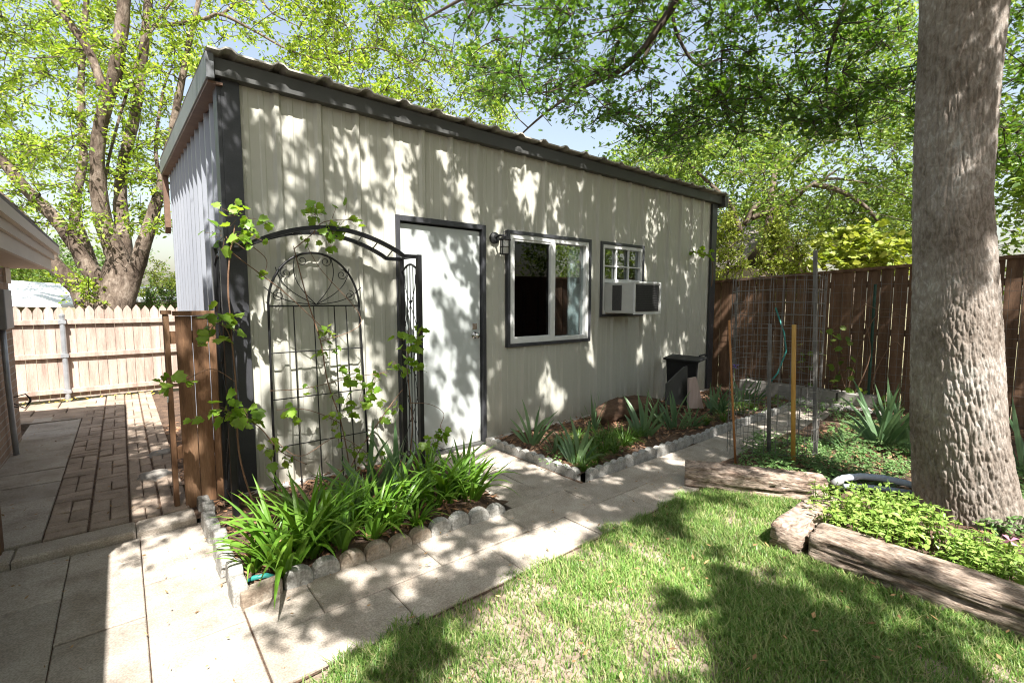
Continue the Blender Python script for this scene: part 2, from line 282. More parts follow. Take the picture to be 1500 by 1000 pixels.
# paving at the left, long slabs side by side
xs = [-2.12, -1.82, -1.51, -1.205, -.9, -.595, -.29, .015, .357]
for i in range(len(xs)-1):
    y = -.6; ny = -.6+[.35, .6, .2, .48, .3, .55, .15, .44][i]
    while y < 3.5: e = min(ny, 3.5); slab(p, xs[i], xs[i+1], y, e, 0); y = e; ny += .61
tag(p.build('paving', C['slab']), kind='structure')
p = MB()
for (x0, x1) in ((-2.1, -1.3), (-1.3, -.52), (-.52, .0), (.0, .3)): slab(p, x0, x1, 3.505, 3.68, .045, th=.1, ch=.012)
y = 3.69
while y < 7.3: slab(p, -.84, -.418, y, y+.39, .05); y += .395
p2 = MB(); x0 = -.415; k = 0
while x0 < .16:                       # brick columns, alternating pairs
    y = 3.69+(k % 2)*.1
    w = .19 if k < 2 else .15
    if k % 2: slab(p2, x0, x0+w, 3.69, 3.79, .05, g=.003, ch=.006)
    while y < 8.75:
        if (int(y*5)+k) % 3: slab(p2, x0, x0+w/2, y, y+.2, .05, g=.003, ch=.006); slab(p2, x0+w/2, x0+w, y, y+.2, .05, g=.003, ch=.006)
        else: slab(p2, x0, x0+w, y, y+.1, .05, g=.003, ch=.006); slab(p2, x0, x0+w, y+.1, y+.2, .05, g=.003, ch=.006)
        y += .203
    x0 += w+.007; k += 1
for j in range(3):
    x = -1.9+.1*(j % 2)
    while x < -.45: slab(p2, x, x+.3, 7.35+j*.45, 7.35+j*.45+.44, .05, ch=.006); x += .305
tag(p.build('step_paving', C['slab']), kind='structure'); tag(p2.build('brick_path', C['pavebrick']), kind='structure')
b = MB(); b.add(*sheet(-2.2, .36, -.6, 3.5, -.012, 30, 40, .003)); b.add(*sheet(.36, 7.2, 1.79, 2.43, -.012, 60, 8, .003)); b.add(*sheet(1.98, 2.72, 2.43, 3.7, -.012, 8, 12, .003)); tag(b.build('joint_sand', C['soil'], smooth=True), kind='structure')
b = MB(); b.add(*sheet(-.42, .17, 3.69, 8.8, .036, 8, 60, .006)); b.add(*sheet(-2.2, -.78, 3.52, 8.8, -.002, 12, 52, .012)); b.add(*sheet(.1, .66, 3.52, 8.8, .02, 10, 52, .02)); tag(b.build('path_soil', C['soil'], smooth=True), kind='structure')
b = MB(); b.add(*sheet(-1.95, -.86, 7.31, 7.345, .065, 2, 1)); b.box(-2.0, -.45, 7.31, 7.35, -.03, .06); tag(b.build('path_kerb', C['slab']), kind='structure')
b = MB(); b.add(*sheet(.36, 1.97, 2.44, 3.76, .035, 40, 34, .03, 4)); b.add(*sheet(2.72, 7.3, 2.5, 3.76, .035, 100, 32, .03, 4))
v_, f_ = sheet(2.9, 7.34, -1.5, 1.9, .06, 120, 90, .04, 3); c_ = v_[f_].mean(1); f_ = f_[(c_[:, 1] < 1.05) | (c_[:, 0] > 3.42+(1.94-c_[:, 1])*.59)]; b.add(v_, f_)
b.add(*sheet(3.6, 7.34, 1.7, 2.45, -.03, 60, 20, .03, 3))
tag(b.build('bed_soil', C['soil'], smooth=True), kind='structure')
def chips(M, x0, x1, y0, y1, z, n, s0=.01, s1=.035):
    c = np.stack([rng.uniform(x0, x1, n), rng.uniform(y0, y1, n), np.full(n, z)+rng.uniform(0, .03, n)], 1)
    a = rng.uniform(0, 6.28, n); t = np.stack([np.cos(a), np.sin(a), rng.uniform(-.5, .5, n)], 1); u = np.stack([-np.sin(a), np.cos(a), rng.uniform(-.5, .5, n)], 1)
    l = rng.uniform(s0, s1, n)[:, None]; w = l*rng.uniform(.2, .5, n)[:, None]
    V = np.stack([c-t*l, c+u*w, c+t*l, c-u*w], 1).reshape(-1, 3); M.add(V, np.arange(4*n).reshape(-1, 4))
b = MB(); chips(b, .4, 1.95, 2.5, 3.72, .04, 1600); chips(b, 2.78, 7.2, 2.56, 3.72, .04, 5200); chips(b, 3.7, 7.2, 0, 1.75, .07, 3600); chips(b, .1, .6, 3.8, 6.5, .01, 900)
tag(b.build('mulch', C['mulch']), 'loose brown bark mulch and dry scraps over the flower beds', 'mulch', kind='stuff')
b = MB(); chips(b, .4, 7, 1.85, 2.4, .005, 260, .003, .014); chips(b, -1.2, .34, 1.2, 3.5, .005, 200, .003, .012); chips(b, -.8, .2, 3.7, 8, .055, 240, .004, .016); chips(b, .5, 2.8, -.3, 1.8, .02, 160, .008, .02)
tag(b.build('leaf_litter', C['fallen']), 'dry brown leaf crumbs scattered over the paving and lawn', 'litter', kind='stuff')
b = MB(); chips(b, -1.1, .4, 8.62, 8.8, .05, 70, .012, .03); tag(b.build('yellow_leaves', C['yellowleaf']), 'yellow fallen leaves drifted along the foot of the pale picket fence', 'leaves', kind='stuff')
# ------------------------------------------------------------------ shed
WALLY, X0, X1, YB, ZT = 3.75, .60, 6.98, 7.75, 2.90
shed = thing('metal_shed', (X0, WALLY, 0), 'long cream ribbed metal shed with charcoal trim, door and two windows', 'shed')
RP, R0 = .2865, .92
def ribline(a, c, first):
    xs = [(a, 0.)]
    k0 = math.floor((a-first)/RP)-1
    for k in range(k0, k0+int((c-a)/RP)+4):
        x = first+k*RP
        for dx, h in ((-.034, 0), (-.014, .028), (.014, .028), (.034, 0), (.075, 0), (.083, .004), (.107, .004), (.115, 0), (.172, 0), (.18, .004), (.204, .004), (.212, 0)):
            if a+.002 < x+dx < c-.002: xs.append((x+dx, h))
    xs.append((c, 0.)); return xs
def interp(xs, x): return float(np.interp(x, [q[0] for q in xs], [q[1] for q in xs]))
OPEN = [(1.80, 2.71, .0, 2.09), (2.99, 4.19, .945, 2.075), (4.39, 5.20, 1.225, 2.075)]
prof = ribline(X0+.03, X1-.03, R0); ex = sorted(set([q[0] for q in prof]+[e for o in OPEN for e in o[:2]]))
b = MB()
for xa, xb in zip(ex[:-1], ex[1:]):
    ya, yb = WALLY-interp(prof, xa), WALLY-interp(prof, xb); zs = [(.05, ZT)]
    for o in OPEN:
        if xa >= o[0]-1e-6 and xb <= o[1]+1e-6: zs = [(lo, hi) for lo, hi in ((.05, o[2]), (o[3], ZT)) if hi-lo > .02]
    for lo, hi in zs: b.add([(xa, ya, lo), (xb, yb, lo), (xb, yb, hi), (xa, ya, hi)], [(0, 1, 2, 3)])
b.build('front_wall', C['cream'], shed)
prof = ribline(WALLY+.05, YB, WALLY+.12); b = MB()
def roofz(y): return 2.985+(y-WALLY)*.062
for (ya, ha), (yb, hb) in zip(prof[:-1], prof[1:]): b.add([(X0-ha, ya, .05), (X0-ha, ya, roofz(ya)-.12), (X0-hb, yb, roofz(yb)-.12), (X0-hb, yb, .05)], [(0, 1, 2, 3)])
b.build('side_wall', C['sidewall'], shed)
b = MB(); b.box(X1-.02, X1, WALLY+.05, YB, .05, 2.6); b.box(X0, X1, YB, YB+.02, .05, 2.75); b.build('rear_wall', C['cream'], shed)
b = MB(); b.box(X0+.02, X1-.03, WALLY+.05, YB-.02, 0.0, .02); b.build('floor_slab', C['block'], shed)
# interior partition a metre inside, so the glass shows a room
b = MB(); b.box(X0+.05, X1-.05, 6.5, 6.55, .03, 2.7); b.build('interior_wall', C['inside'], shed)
# roof: corrugated sheet with thickness shown at its front lip
xs = [(.50, 0.)]
k = 0
while .62+k*.305 < 7.1:
    x = .62+k*.305; xs += [(x-.05, 0), (x-.018, .024), (x+.018, .024), (x+.05, 0)]; k += 1
xs.append((7.14, 0)); b = MB()
for (xa, ha), (xb, hb) in zip(xs[:-1], xs[1:]):
    yf, yb_ = 3.60, YB+.15; t = .012
    V = [(xa, yf, roofz(yf)+ha), (xb, yf, roofz(yf)+hb), (xb, yb_, roofz(yb_)+hb), (xa, yb_, roofz(yb_)+ha)]
    b.add(V+[(x, y, z-t) for x, y, z in V], [(0, 1, 2, 3), (7, 6, 5, 4), (0, 4, 5, 1), (2, 6, 7, 3)])
b.build('roof', C['roof'], shed)
b = MB(); b.box(.52, 7.08, 3.665, 3.70, 2.835, 2.945); b.box(.52, 7.08, 3.70, 3.748, 2.838, 2.852); b.build('fascia', C['fascia'], shed, bevel=.003)
b = MB(); b.prism([(3.64, 2.80), (3.64, 2.955), (YB+.1, roofz(YB)-.04), (YB+.1, roofz(YB)-.20)], 'x', .495, .54); b.build('rake_trim', C['rake'], shed, bevel=.003)
b = MB(); b.prism([(3.68, 2.785), (3.68, 2.80), (YB+.08, roofz(YB)-.205), (YB+.08, roofz(YB)-.222)], 'x', .505, .59); b.prism([(YB-.02, 2.35), (YB-.02, roofz(YB)-.2), (YB+.1, roofz(YB)-.2), (YB+.1, 2.28)], 'x', .51, .57); b.build('soffit_trim', C['rust'], shed)
b = MB(); b.box(7.06, 7.16, 3.62, 3.78, 2.80, 2.955); b.box(7.08, 7.14, 3.78, YB+.1, 2.62, 2.78); b.build('end_cap', C['fascia'], shed, bevel=.004)
b = MB(); b.box(X0-.02, X0+.09, 3.716, 3.74, .05, 2.86); b.box(X0-.045, X0-.02, 3.716, 3.86, .05, 2.82); b.build('corner_trim', C['char'], shed, bevel=.003)
b = MB(); b.box(X1-.10, X1+.02, 3.71, 3.74, .05, 2.83); b.box(X1+.02, X1+.04, 3.71, 3.86, .05, 2.83); b.build('corner_trim', C['char'], shed, bevel=.003)
b = MB(); b.box(X0+.0, 1.80, 3.70, 3.80, -.05, .052); b.box(2.72, X1, 3.70, 3.80, -.05, .048); b.box(X0-.02, X0+.1, 3.8, YB, -.05, .05); b.build('footing', C['stone'], shed, bevel=.01)
# door
door = MB().box(1.845, 2.668, 3.752, 3.795, .03, 2.048).build('door', C['door'], shed, bevel=.003)
b = MB()
for a in ((1.793, 1.835, 0, 2.108), (2.675, 2.717, 0, 2.108)): b.box(a[0], a[1], 3.712, 3.80, a[2], a[3])
b.box(1.835, 2.675, 3.712, 3.80, 2.062, 2.108); b.build('door_frame', C['char'], door, bevel=.004)
b = MB(); b.box(1.835, 2.675, 3.70, 3.80, .0, .028); b.build('threshold', C['fascia'], door, bevel=.003)
def knob(c, r=.028):
    m = MB(); a = np.arange(16)*2*math.pi/16
    pr = [(0, 0), (.033, 0), (.033, -.008), (.012, -.012), (.012, -.03), (r*.8, -.036), (r, -.05), (r*.8, -.064), (0, -.068)]
    V = [];
    for q, d in pr: V.append(np.stack([c[0]+q*np.cos(a), np.full(16, c[1]+d), c[2]+q*np.sin(a)], 1))
    n = len(pr); i = np.arange(n-1)[:, None]*16; j = np.arange(16)[None]; j2 = (j+1) % 16
    return m.add(np.concatenate(V), np.stack([i+j, i+n*0+j2, i+16+j2, i+16+j], -1).reshape(-1, 4))
knob((2.60, 3.75, 1.07)).build('knob', C['nickel'], door, smooth=True)
b = MB(); b.box(2.575, 2.625, 3.742, 3.751, 1.125, 1.185); b.build('lock_plate', C['nickel'], door, bevel=.003)
# windows
def frame_rect(M, x0, x1, z0, z1, w, ya, yb):
    M.box(x0, x0+w, ya, yb, z0, z1); M.box(x1-w, x1, ya, yb, z0, z1); M.box(x0+w, x1-w, ya, yb, z0, z0+w); M.box(x0+w, x1-w, ya, yb, z1-w, z1)
b = MB(); frame_rect(b, 2.975, 4.205, .93, 2.09, .034, 3.705, 3.78); win = b.build('window', C['char'], shed, bevel=.003)
b = MB(); frame_rect(b, 3.009, 4.171, .964, 2.056, .045, 3.714, 3.80); b.box(3.565, 3.635, 3.712, 3.795, 1.009, 2.011); b.box(3.054, 3.565, 3.722, 3.76, 1.009, 1.03); b.box(3.054, 3.075, 3.722, 3.76, 1.03, 2.011); b.box(3.075, 3.565, 3.722, 3.76, 1.99, 2.011); b.build('window_frame', C['white'], win, bevel=.004)
b = MB(); b.box(3.075, 3.565, 3.745, 3.75, 1.03, 1.99); b.build('pane', C['screen'], win)
b = MB(); b.box(3.635, 4.126, 3.765, 3.77, 1.009, 2.011); b.build('pane', C['glass'], win)
b = MB(); b.box(3.97, 4.16, 3.84, 3.86, .98, 2.05); b.build('blind', C['blind'], win)
b = MB(); frame_rect(b, 4.375, 5.215, 1.205, 2.09, .034, 3.705, 3.78); w2 = b.build('window', C['char'], shed, bevel=.003)
b = MB(); frame_rect(b, 4.409, 5.181, 1.239, 2.056, .04, 3.714, 3.79); b.box(4.449, 5.141, 3.714, 3.77, 1.61, 1.655)
for x in (4.668, 4.905): b.box(x, x+.018, 3.722, 3.75, 1.655, 2.016)
b.box(4.449, 4.668, 3.7225, 3.7495, 1.80, 1.816); b.box(4.686, 4.905, 3.7225, 3.7495, 1.80, 1.816); b.box(4.923, 5.141, 3.7225, 3.7495, 1.80, 1.816)
b.box(4.449, 5.141, 3.75, 3.77, 1.279, 1.285); b.build('window_frame', C['white'], w2, bevel=.003)
b = MB(); b.box(4.449, 5.141, 3.755, 3.76, 1.655, 2.016); b.build('pane', C['glass'], w2)
b = MB(); b.box(4.449, 5.141, 3.752, 3.762, 1.285, 1.61); b.build('filler_panel', C['acbody'], w2)
# air conditioner
ac = thing('air_conditioner', (4.78, 3.5, 1.25), 'beige window air conditioner with dark grilles poking out of the small window', 'air conditioner')
b = MB(); b.box(4.46, 4.96, 3.30, 3.75, 1.25, 1.605); b.build('casing', C['acbody'], ac, bevel=.012)
b = MB(); b.box(4.492, 4.928, 3.292, 3.299, 1.275, 1.58); b.build('rear_grille', C['acgrille'], ac)
b = MB()
for k in range(15): z = 1.285+k*.02; b.box(4.5, 4.92, 3.284, 3.291, z, z+.005)
b.build('grille_bars', C['blackplastic'], ac)
b = MB()
b.box(4.452, 4.459, 3.47, 3.60, 1.285, 1.575)
b.build('side_vent', C['acgrille'], ac)
b = MB(); frame_rect(b, 4.452, 4.968, 1.242, 1.613, .02, 3.286, 3.305); b.build('rim', C['white'], ac, bevel=.003)
# wall lantern
lan = thing('wall_lantern', (2.86, 3.72, 1.95), 'black carriage wall lantern with a pale glass beside the large window', 'lantern')
b = MB(); a = np.arange(20)*2*math.pi/20
for (yy, rr) in ((3.748, .055), (3.725, .055), (3.712, .03)): b.v.append(np.stack([2.835+rr*np.cos(a), np.full(20, yy), 2.0+rr*np.sin(a)], 1)); b.n += 20
i = np.arange(2)[:, None]*20; j = np.arange(20)[None]; b.f.append(np.stack([i+j, i+(j+1) % 20, i+20+(j+1) % 20, i+20+j], -1).reshape(-1, 4)); b.f.append(np.arange(40, 60)[None])
b.build('backplate', C['blackplastic'], lan)
b = MB(); b.tube([(2.835, 3.715, 2.0), (2.84, 3.67, 2.02), (2.85, 3.63, 2.015), (2.855, 3.61, 1.99)], .011, 8); b.build('arm', C['blackplastic'], lan, smooth=True)
b = MB(); b.lathe((2.86, 3.61, 1.86), [(.02, .16), (.025, .145), (.058, .12), (.062, .112), (.05, .108)], 16); b.tube([(2.86+.02*math.cos(t), 3.61, 2.03+.02*math.sin(t)) for t in np.linspace(0, 6.28, 12)], .004, 6); b.build('cap', C['blackplastic'], lan)
b = MB(); b.lathe((2.86, 3.61, 1.86), [(.036, .108), (.036, -.015), (.0, -.018)], 16); b.build('lamp_glass', C['white'], lan, smooth=True)
b = MB()
for t in range(4): b.bar((2.86+.046*math.cos(t*1.571+.4), 3.61+.046*math.sin(t*1.571+.4), 1.835), (2.86+.046*math.cos(t*1.571+.4), 3.61+.046*math.sin(t*1.571+.4), 1.97), .006, .006, (1, 0, 0))
for zz in (1.838, 1.905): b.tube([(2.86+.047*math.cos(t), 3.61+.047*math.sin(t), zz) for t in np.linspace(0, 6.2832, 17)], .004, 5)
b.build('cage', C['blackplastic'], lan)
# ------------------------------------------------------------------ left picket fence
FY = 8.87
fl = thing('picket_fence', (-.3, FY, 0), 'pale pointed picket fence with grey steel posts at the end of the brick path', 'fence')
b = MB(); x = -4.2
while x < .66:
    w = .098; zt = 1.33+random.uniform(-.012, .012)
    b.prism([(x, .06), (x+w, .06), (x+w, zt-.1), (x+w*.93, zt-.06), (x+w/2, zt), (x+w*.07, zt-.06), (x, zt-.1)], 'y', FY+random.uniform(0, .004), FY+.018); x += .103
b.build('picket_panel', C['fence_l'], fl)
for z in (1.11, .655, .17): MB().box(-4.2, .66, FY-.038, FY-.002, z-.032, z+.032).build('rail', C['fence_l'], fl, bevel=.004)
for x in (-.62, -2.9):
    b = MB(); b.tube([(x, FY-.07, -.05), (x, FY-.07, 1.2)], .03, 14); b.lathe((x, FY-.07, 1.2), [(.034, -.02), (.034, .01), (.0, .022)], 14)
    for z in (1.11, .655, .17): b.box(x-.04, x+.04, FY-.105, FY-.04, z-.022, z+.022)
    b.build('post', C['galv'], fl, smooth=False)
# ------------------------------------------------------------------ right board fence
FX = 7.35
fr = thing('board_fence', (FX, 1, 0), 'tall dark brown board fence closing the yard behind the wire cage and tree', 'fence')
def ft(y): return 1.86-(y-.53)*.05 if y > -2.5 else 2.01
b = MB(); y = -6.0
while y < 3.95:
    w = .128; g = random.uniform(.003, .012) if random.random() < .9 else .014
    b.box(FX+random.uniform(0, .006), FX+.02, y, y+w, -.02, ft(y)-.02); y += w+g
b.build('board_panel', C['fence_r'], fr)
for z in (.3, 1.0, 1.6): MB().box(FX+.021, FX+.06, -6, 3.95, z-.04, z+.04).build('rail', C['fence_r'], fr)
b = MB(); b.prism([(3.98, ft(3.98)-.015), (3.98, ft(3.98)+.02), (-2.5, ft(-2.499)+.02), (-2.5, ft(-2.499)-.015)], 'x', FX-.045, FX+.075); b.box(FX-.045, FX+.075, -6, -2.501, 1.99, 2.03); b.build('cap', C['fence_r'], fr)
# welded wire against the fence
wm = thing('wire_mesh', (FX-.12, 1, 0), 'grey welded wire mesh stretched along the dark board fence', 'wire mesh')
b = MB(); y = -1.5
while y < 3.4: b.bar((FX-.12, y, .05), (FX-.12, y, ft(y)-.12), .0028, .0028, (1, 0, 0)); y += .1
z = .1
while z < 1.62: b.bar((FX-.124, -1.5, z), (FX-.124, 3.4, z), .0028, .0028); z += .1
b.build('mesh', C['wire'], wm)
for y in (1.75, 3.45, -.4): MB().tube([(FX-.16, y, -.05), (FX-.16, y, 1.6)], .018, 6).build('post', C['greenpost'] if y < 2 else C['greystake'], wm)
# concrete blocks at the foot of the fence
bl0 = MB().box(-.2, .2, -.1, .1, 0, .2).build('concrete_block', C['block'], bevel=.008)
tag(bl0, 'rough grey concrete block at the foot of the dark board fence', 'block', 'concrete blocks along the board fence')
for i, y in enumerate((3.1, 2.68, 2.26, 1.84)):
    o = bl0 if i == 0 else copy_tree(bl0); o.location = (7.15, y, .03); o.rotation_euler = (0, 0, R(90+random.uniform(-3, 3)))
# ------------------------------------------------------------------ gate
gt = thing('wooden_gate', (.27, 3.78, 0), 'brown wooden gate leaf of three boards standing open beside the iron arch', 'gate')
b = MB()
for (xa, xb) in ((.265, .352), (.356, .442), (.446, .525)): b.box(xa, xb, 3.742+random.uniform(0, .005), 3.765, .02, 1.30)
b.build('board_panel', C['gate'], gt, bevel=.003)
MB().box(.255, .535, 3.725, 3.79, 1.302, 1.332).build('cap', C['gate'], gt, bevel=.003)
b = MB(); b.box(.205, .235, 3.76, 3.85, .02, 1.31); b.build('edge_board', C['gate'], gt, bevel=.003)
MB().box(.195, .25, 3.75, 3.86, 1.312, 1.335).build('edge_cap', C['gate'], gt, bevel=.003)
for z in (.36, 1.12): MB().box(.236, .50, 3.775, 3.812, z, z+.08).build('brace', C['gate'], gt)
b = MB(); b.tube([(.2, 3.755, .86), (.195, 3.74, .86), (.19, 3.735, .83), (.196, 3.735, .80), (.204, 3.735, .78), (.2, 3.735, .75)], .004, 6); b.build('hook', C['white'], gt)
# ------------------------------------------------------------------ garden arch
AL, AR, AF, ABK = .49, 1.80, 3.34, 3.64
arch = thing('garden_arch', (1.14, 3.45, 0), 'black wrought iron garden arch standing over the flower bed before the shed door', 'arch')
def arc_pts(y):
    t = np.linspace(0, 1, 28); x = AL+.13+(AR-AL-.26)*t; z = 1.735+.155*np.sin(math.pi*t)**.85
    return [(AL, y, 1.735), (AL+.07, y, 1.733)]+[(a, y, c) for a, c in zip(x, z)]+[(AR-.07, y, 1.733), (AR, y, 1.735)]
for y in (AF, ABK): MB().tube(arc_pts(y), .0195, 4).build('top_arc', C['iron'], arch)
b = MB(); P = arc_pts(0)
for i in range(3, 30, 3):
    q0, q1 = P[i], P[min(i+2, 30)]
    b.tube([(q0[0], AF, q0[2]), (q1[0], ABK, q1[2])], .005, 6)
b.build('rungs', C['iron'], arch)
for x in (AL, AR):
    for y in (AF, ABK): MB().box(x-.017, x+.017, y-.017, y+.017, -.1, 1.75 if y == AF else 1.742).build('post', C['iron'], arch)
    pn = MB(); ys = np.linspace(AF+.015, ABK-.015, 13)
    top = [(x, yy, 1.63+.055*math.sin(math.pi*i/12)) for i, yy in enumerate(ys)]
    pn.tube(top, .009, 6); pn.bar((x, AF, .14), (x, ABK, .14), .016, .016)
    pn.bar((x, AF, 1.738), (x, ABK, 1.738), .016, .016)
    for k in range(1, 6):
        yy = AF+(ABK-AF)*k/6; zt = float(np.interp(yy, ys, [q[2] for q in top])); pn.tube([(x, yy, .14), (x, yy, zt)], .004, 6)
    # two wavy ornament rods with small leaves
    for s in (1, -1):
        w = [(x-.006*s, (AF+ABK)/2+s*.10*math.sin(z*7), z) for z in np.linspace(.16, 1.6, 60)]; pn.tube(w, .003, 5)
        for k in range(2, 58, 4):
            c = np.array(w[k]); sg = 1 if (k//4) % 2 else -1
            pn.add([c, c+(.006, .012*sg, .008), c+(0, .030*sg, .022), c+(-.006, .008*sg, .02)], [(0, 1, 2, 3)])
    pn.build('side_panel', C['iron'], arch)
# ------------------------------------------------------------------ wire trellis with round top
tr = thing('wire_trellis', (1.14, 3.6, 0), 'black round topped wire trellis with scrolls leaning on the shed wall', 'trellis')
TX, TW, TZ = 1.125, .325, 1.36
def ty(z): return 3.60+.09*z/1.7
def tp(x, z): return (TX+x*(1.06-.06*z/1.36 if z < 1.36 else 1), ty(z), z)
b = MB(); b.tube([tp(-TW, .0), tp(-TW, .7), tp(-TW, TZ)]+[tp(-TW*math.cos(t), TZ+.39*math.sin(t)) for t in np.linspace(.06, math.pi-.06, 26)]+[tp(TW, TZ), tp(TW, .7), tp(TW, .0)], .0085, 8); b.build('hoop', C['iron'], tr, smooth=True)
b = MB()
for z in (TZ, 1.03, .70, .36): b.tube([tp(-TW, z), tp(TW, z)], .006 if z == TZ else .0045, 6)
for x in (-.16, -.02, .13, .22): b.tube([tp(x, .05), tp(x, .7), tp(x, TZ)], .0045, 6)
b.build('grid', C['iron'], tr)
b = MB()
for a0 in (25, 52, 78, 104, 130, 156):
    a = R(a0); L_ = .36; pts = []
    for s in np.linspace(0, 1, 14):
        bend = .10*math.sin(s*2.6)*(1 if a0 < 90 else -1); r = L_*s
        pts.append(tp(r*math.cos(a)+bend*math.sin(a)*.9, TZ+.01+r*math.sin(a)*1.02-bend*math.cos(a)*.5))
    b.tube(pts, .0035, 6)
for (cx, cz, sg) in ((-.255, .075, 1), (.255, .075, -1), (-.2, .235, 1), (.2, .235, -1), (-.085, .33, 1), (.085, .33, -1)):
    b.tube([tp(cx+sg*(.042-.0035*t)*math.cos(t+1.5), TZ+cz+(.042-.0035*t)*math.sin(t+1.5)) for t in np.linspace(0, 9.0, 34)], .003, 5)
b.build('scrolls', C['iron'], tr)
# ------------------------------------------------------------------ edging stones
def scallop(n, w, h, th, lob):
    pts = [(0, -.06), (n*w, -.06)]
    for k in range(n-1, -1, -1):
        for t in np.linspace(.08, math.pi-.08, 9): pts.append((k*w+w/2+w*.5*math.cos(t), h-lob+lob*math.sin(t)))
    return MB().prism(pts, 'y', -th/2, th/2)
def place(proto, i, loc, rz, sc=1, tilt=0):
    o = proto if i == 0 else copy_tree(proto); o.location = tuple(loc); o.rotation_euler = (R(tilt), R(random.uniform(-2, 2)), rz); o.scale = (sc,)*3 if np.isscalar(sc) else sc; return o
e1 = tag(scallop(1, .135, .082, .065, .055).build('edging_stone', C['scallop'], bevel=.012), 'pale grey round topped edging stone along the front of the arch bed', 'edging', 'round edging stones in front of the arch bed')
e2 = tag(scallop(1, .135, .082, .065, .055).build('edging_stone', C['scallop_tan'], bevel=.012), 'brown stained round topped edging stone along the front of the arch bed', 'edging', 'brown edging stones in front of the arch bed')
n1 = n2 = 0
for k in range(10):
    x = .545+k*.136; y = 2.435+.012*math.sin(k*1.3); 
    if k in (2, 3, 4, 5): place(e2, n2, (x, y, random.uniform(-.012, .004)), R(random.uniform(-5, 5)), 1, random.uniform(-5, 5)); n2 += 1
    else: place(e1, n1, (x, y, random.uniform(-.012, .008)), R(random.uniform(-5, 5)), 1, random.uniform(-5, 5)); n1 += 1
cb = tag(MB().box(-.09, .09, -.035, .035, -.06, .07).build('corner_block', C['scallop_tan'], loc=(0, 0, 0), bevel=.01), 'square brown edging block at the front corner of the bed under the arch', 'edging'); cb.location = (.44, 2.415, .0); cb.rotation_euler = (0, 0, R(6))
e3 = tag(scallop(1, .15, .10, .065, .03).build('edging_block', C['scallop'], bevel=.01), 'grey edging block along the left side of the arch bed, beside the paving', 'edging', 'edging blocks beside the left paving')
for k in range(9): place(e3, k, (.355+.008*math.sin(k*2), 2.40+k*.152, .0+.008*(k % 2)), R(90+random.uniform(-4, 4)), 1, random.uniform(-6, 6))
e4 = tag(scallop(3, .1, .07, .055, .035).build('scalloped_edging', C['scallop'], bevel=.01), 'pale scalloped concrete edging piece along the front of the bed below the windows', 'edging', 'scalloped edging in front of the window bed')
for k in range(14): place(e4, k, (2.80+k*.302, 2.475+.012*math.sin(k), random.uniform(-.01, .0)), R(random.uniform(-2, 2)))
e5 = tag(scallop(3, .1, .07, .055, .035).build('scalloped_edging', C['scallop'], bevel=.01), 'pale scalloped concrete edging piece along the door side of the window bed', 'edging', 'scalloped edging on the door side of the window bed')
for k in range(4): place(e5, k, (2.735, 2.52+k*.302, 0), R(90+random.uniform(-2, 2)))
def rock(name, m, rx, ry, rz, seed, n=14):
    M = MB(); V = []; 
    for i in range(n+1):
        th = math.pi*i/n
        for j in range(2*n):
            ph = math.pi*j/n; d = Vector((math.sin(th)*math.cos(ph), math.sin(th)*math.sin(ph), math.cos(th)))
            k = 1+.28*mnoise.fractal(d*1.6+Vector((seed, 0, 0)), 1, 2, 4); V.append((d.x*rx*k, d.y*ry*k, d.z*rz*k))
    F = [(i*2*n+j, (i+1)*2*n+j, (i+1)*2*n+(j+1) % (2*n), i*2*n+(j+1) % (2*n)) for i in range(n) for j in range(2*n)]
    return M.add(V, F).build(name, m, smooth=True)
rk = tag(rock('border_rock', C['stone'], .085, .065, .05, 3), 'pale rounded rock in the row across the far end of the path', 'rock', 'pale rocks across the far end of the path')
for k in range(10): place(rk, k, (7.0+.05*random.uniform(-1, 1)-.02*k, 2.45-k*.15, .05), random.uniform(0, 6), random.uniform(.75, 1.15))
o = tag(rock('flat_stone', C['block'], .13, .1, .05, 8), 'flat grey stone lying in the dirt beside the gate', 'rock'); o.location = (.13, 4.55, .03)
o = tag(rock('flat_stone', C['block'], .11, .09, .04, 12), 'flat grey stone lying in the dirt behind the gate, the farther of two', 'rock'); o.location = (.2, 5.2, .03)
# log in the window bed
lg = MB(); n = 26; V = []
pts = [(4.02+.95*t, 3.42-.12*t+.03*math.sin(5*t), .11+.05*math.sin(3*t)) for t in np.linspace(0, 1, n)]
lg.tube(pts, [.05+.085*math.sin(math.pi*min(1, .12+t*.8))**.7 for t in np.linspace(0, 1, n)], 18, jit=.05)
tag(lg.build('log', C['log'], smooth=True), 'dark weathered log lying in the bed against the shed below the windows', 'log')
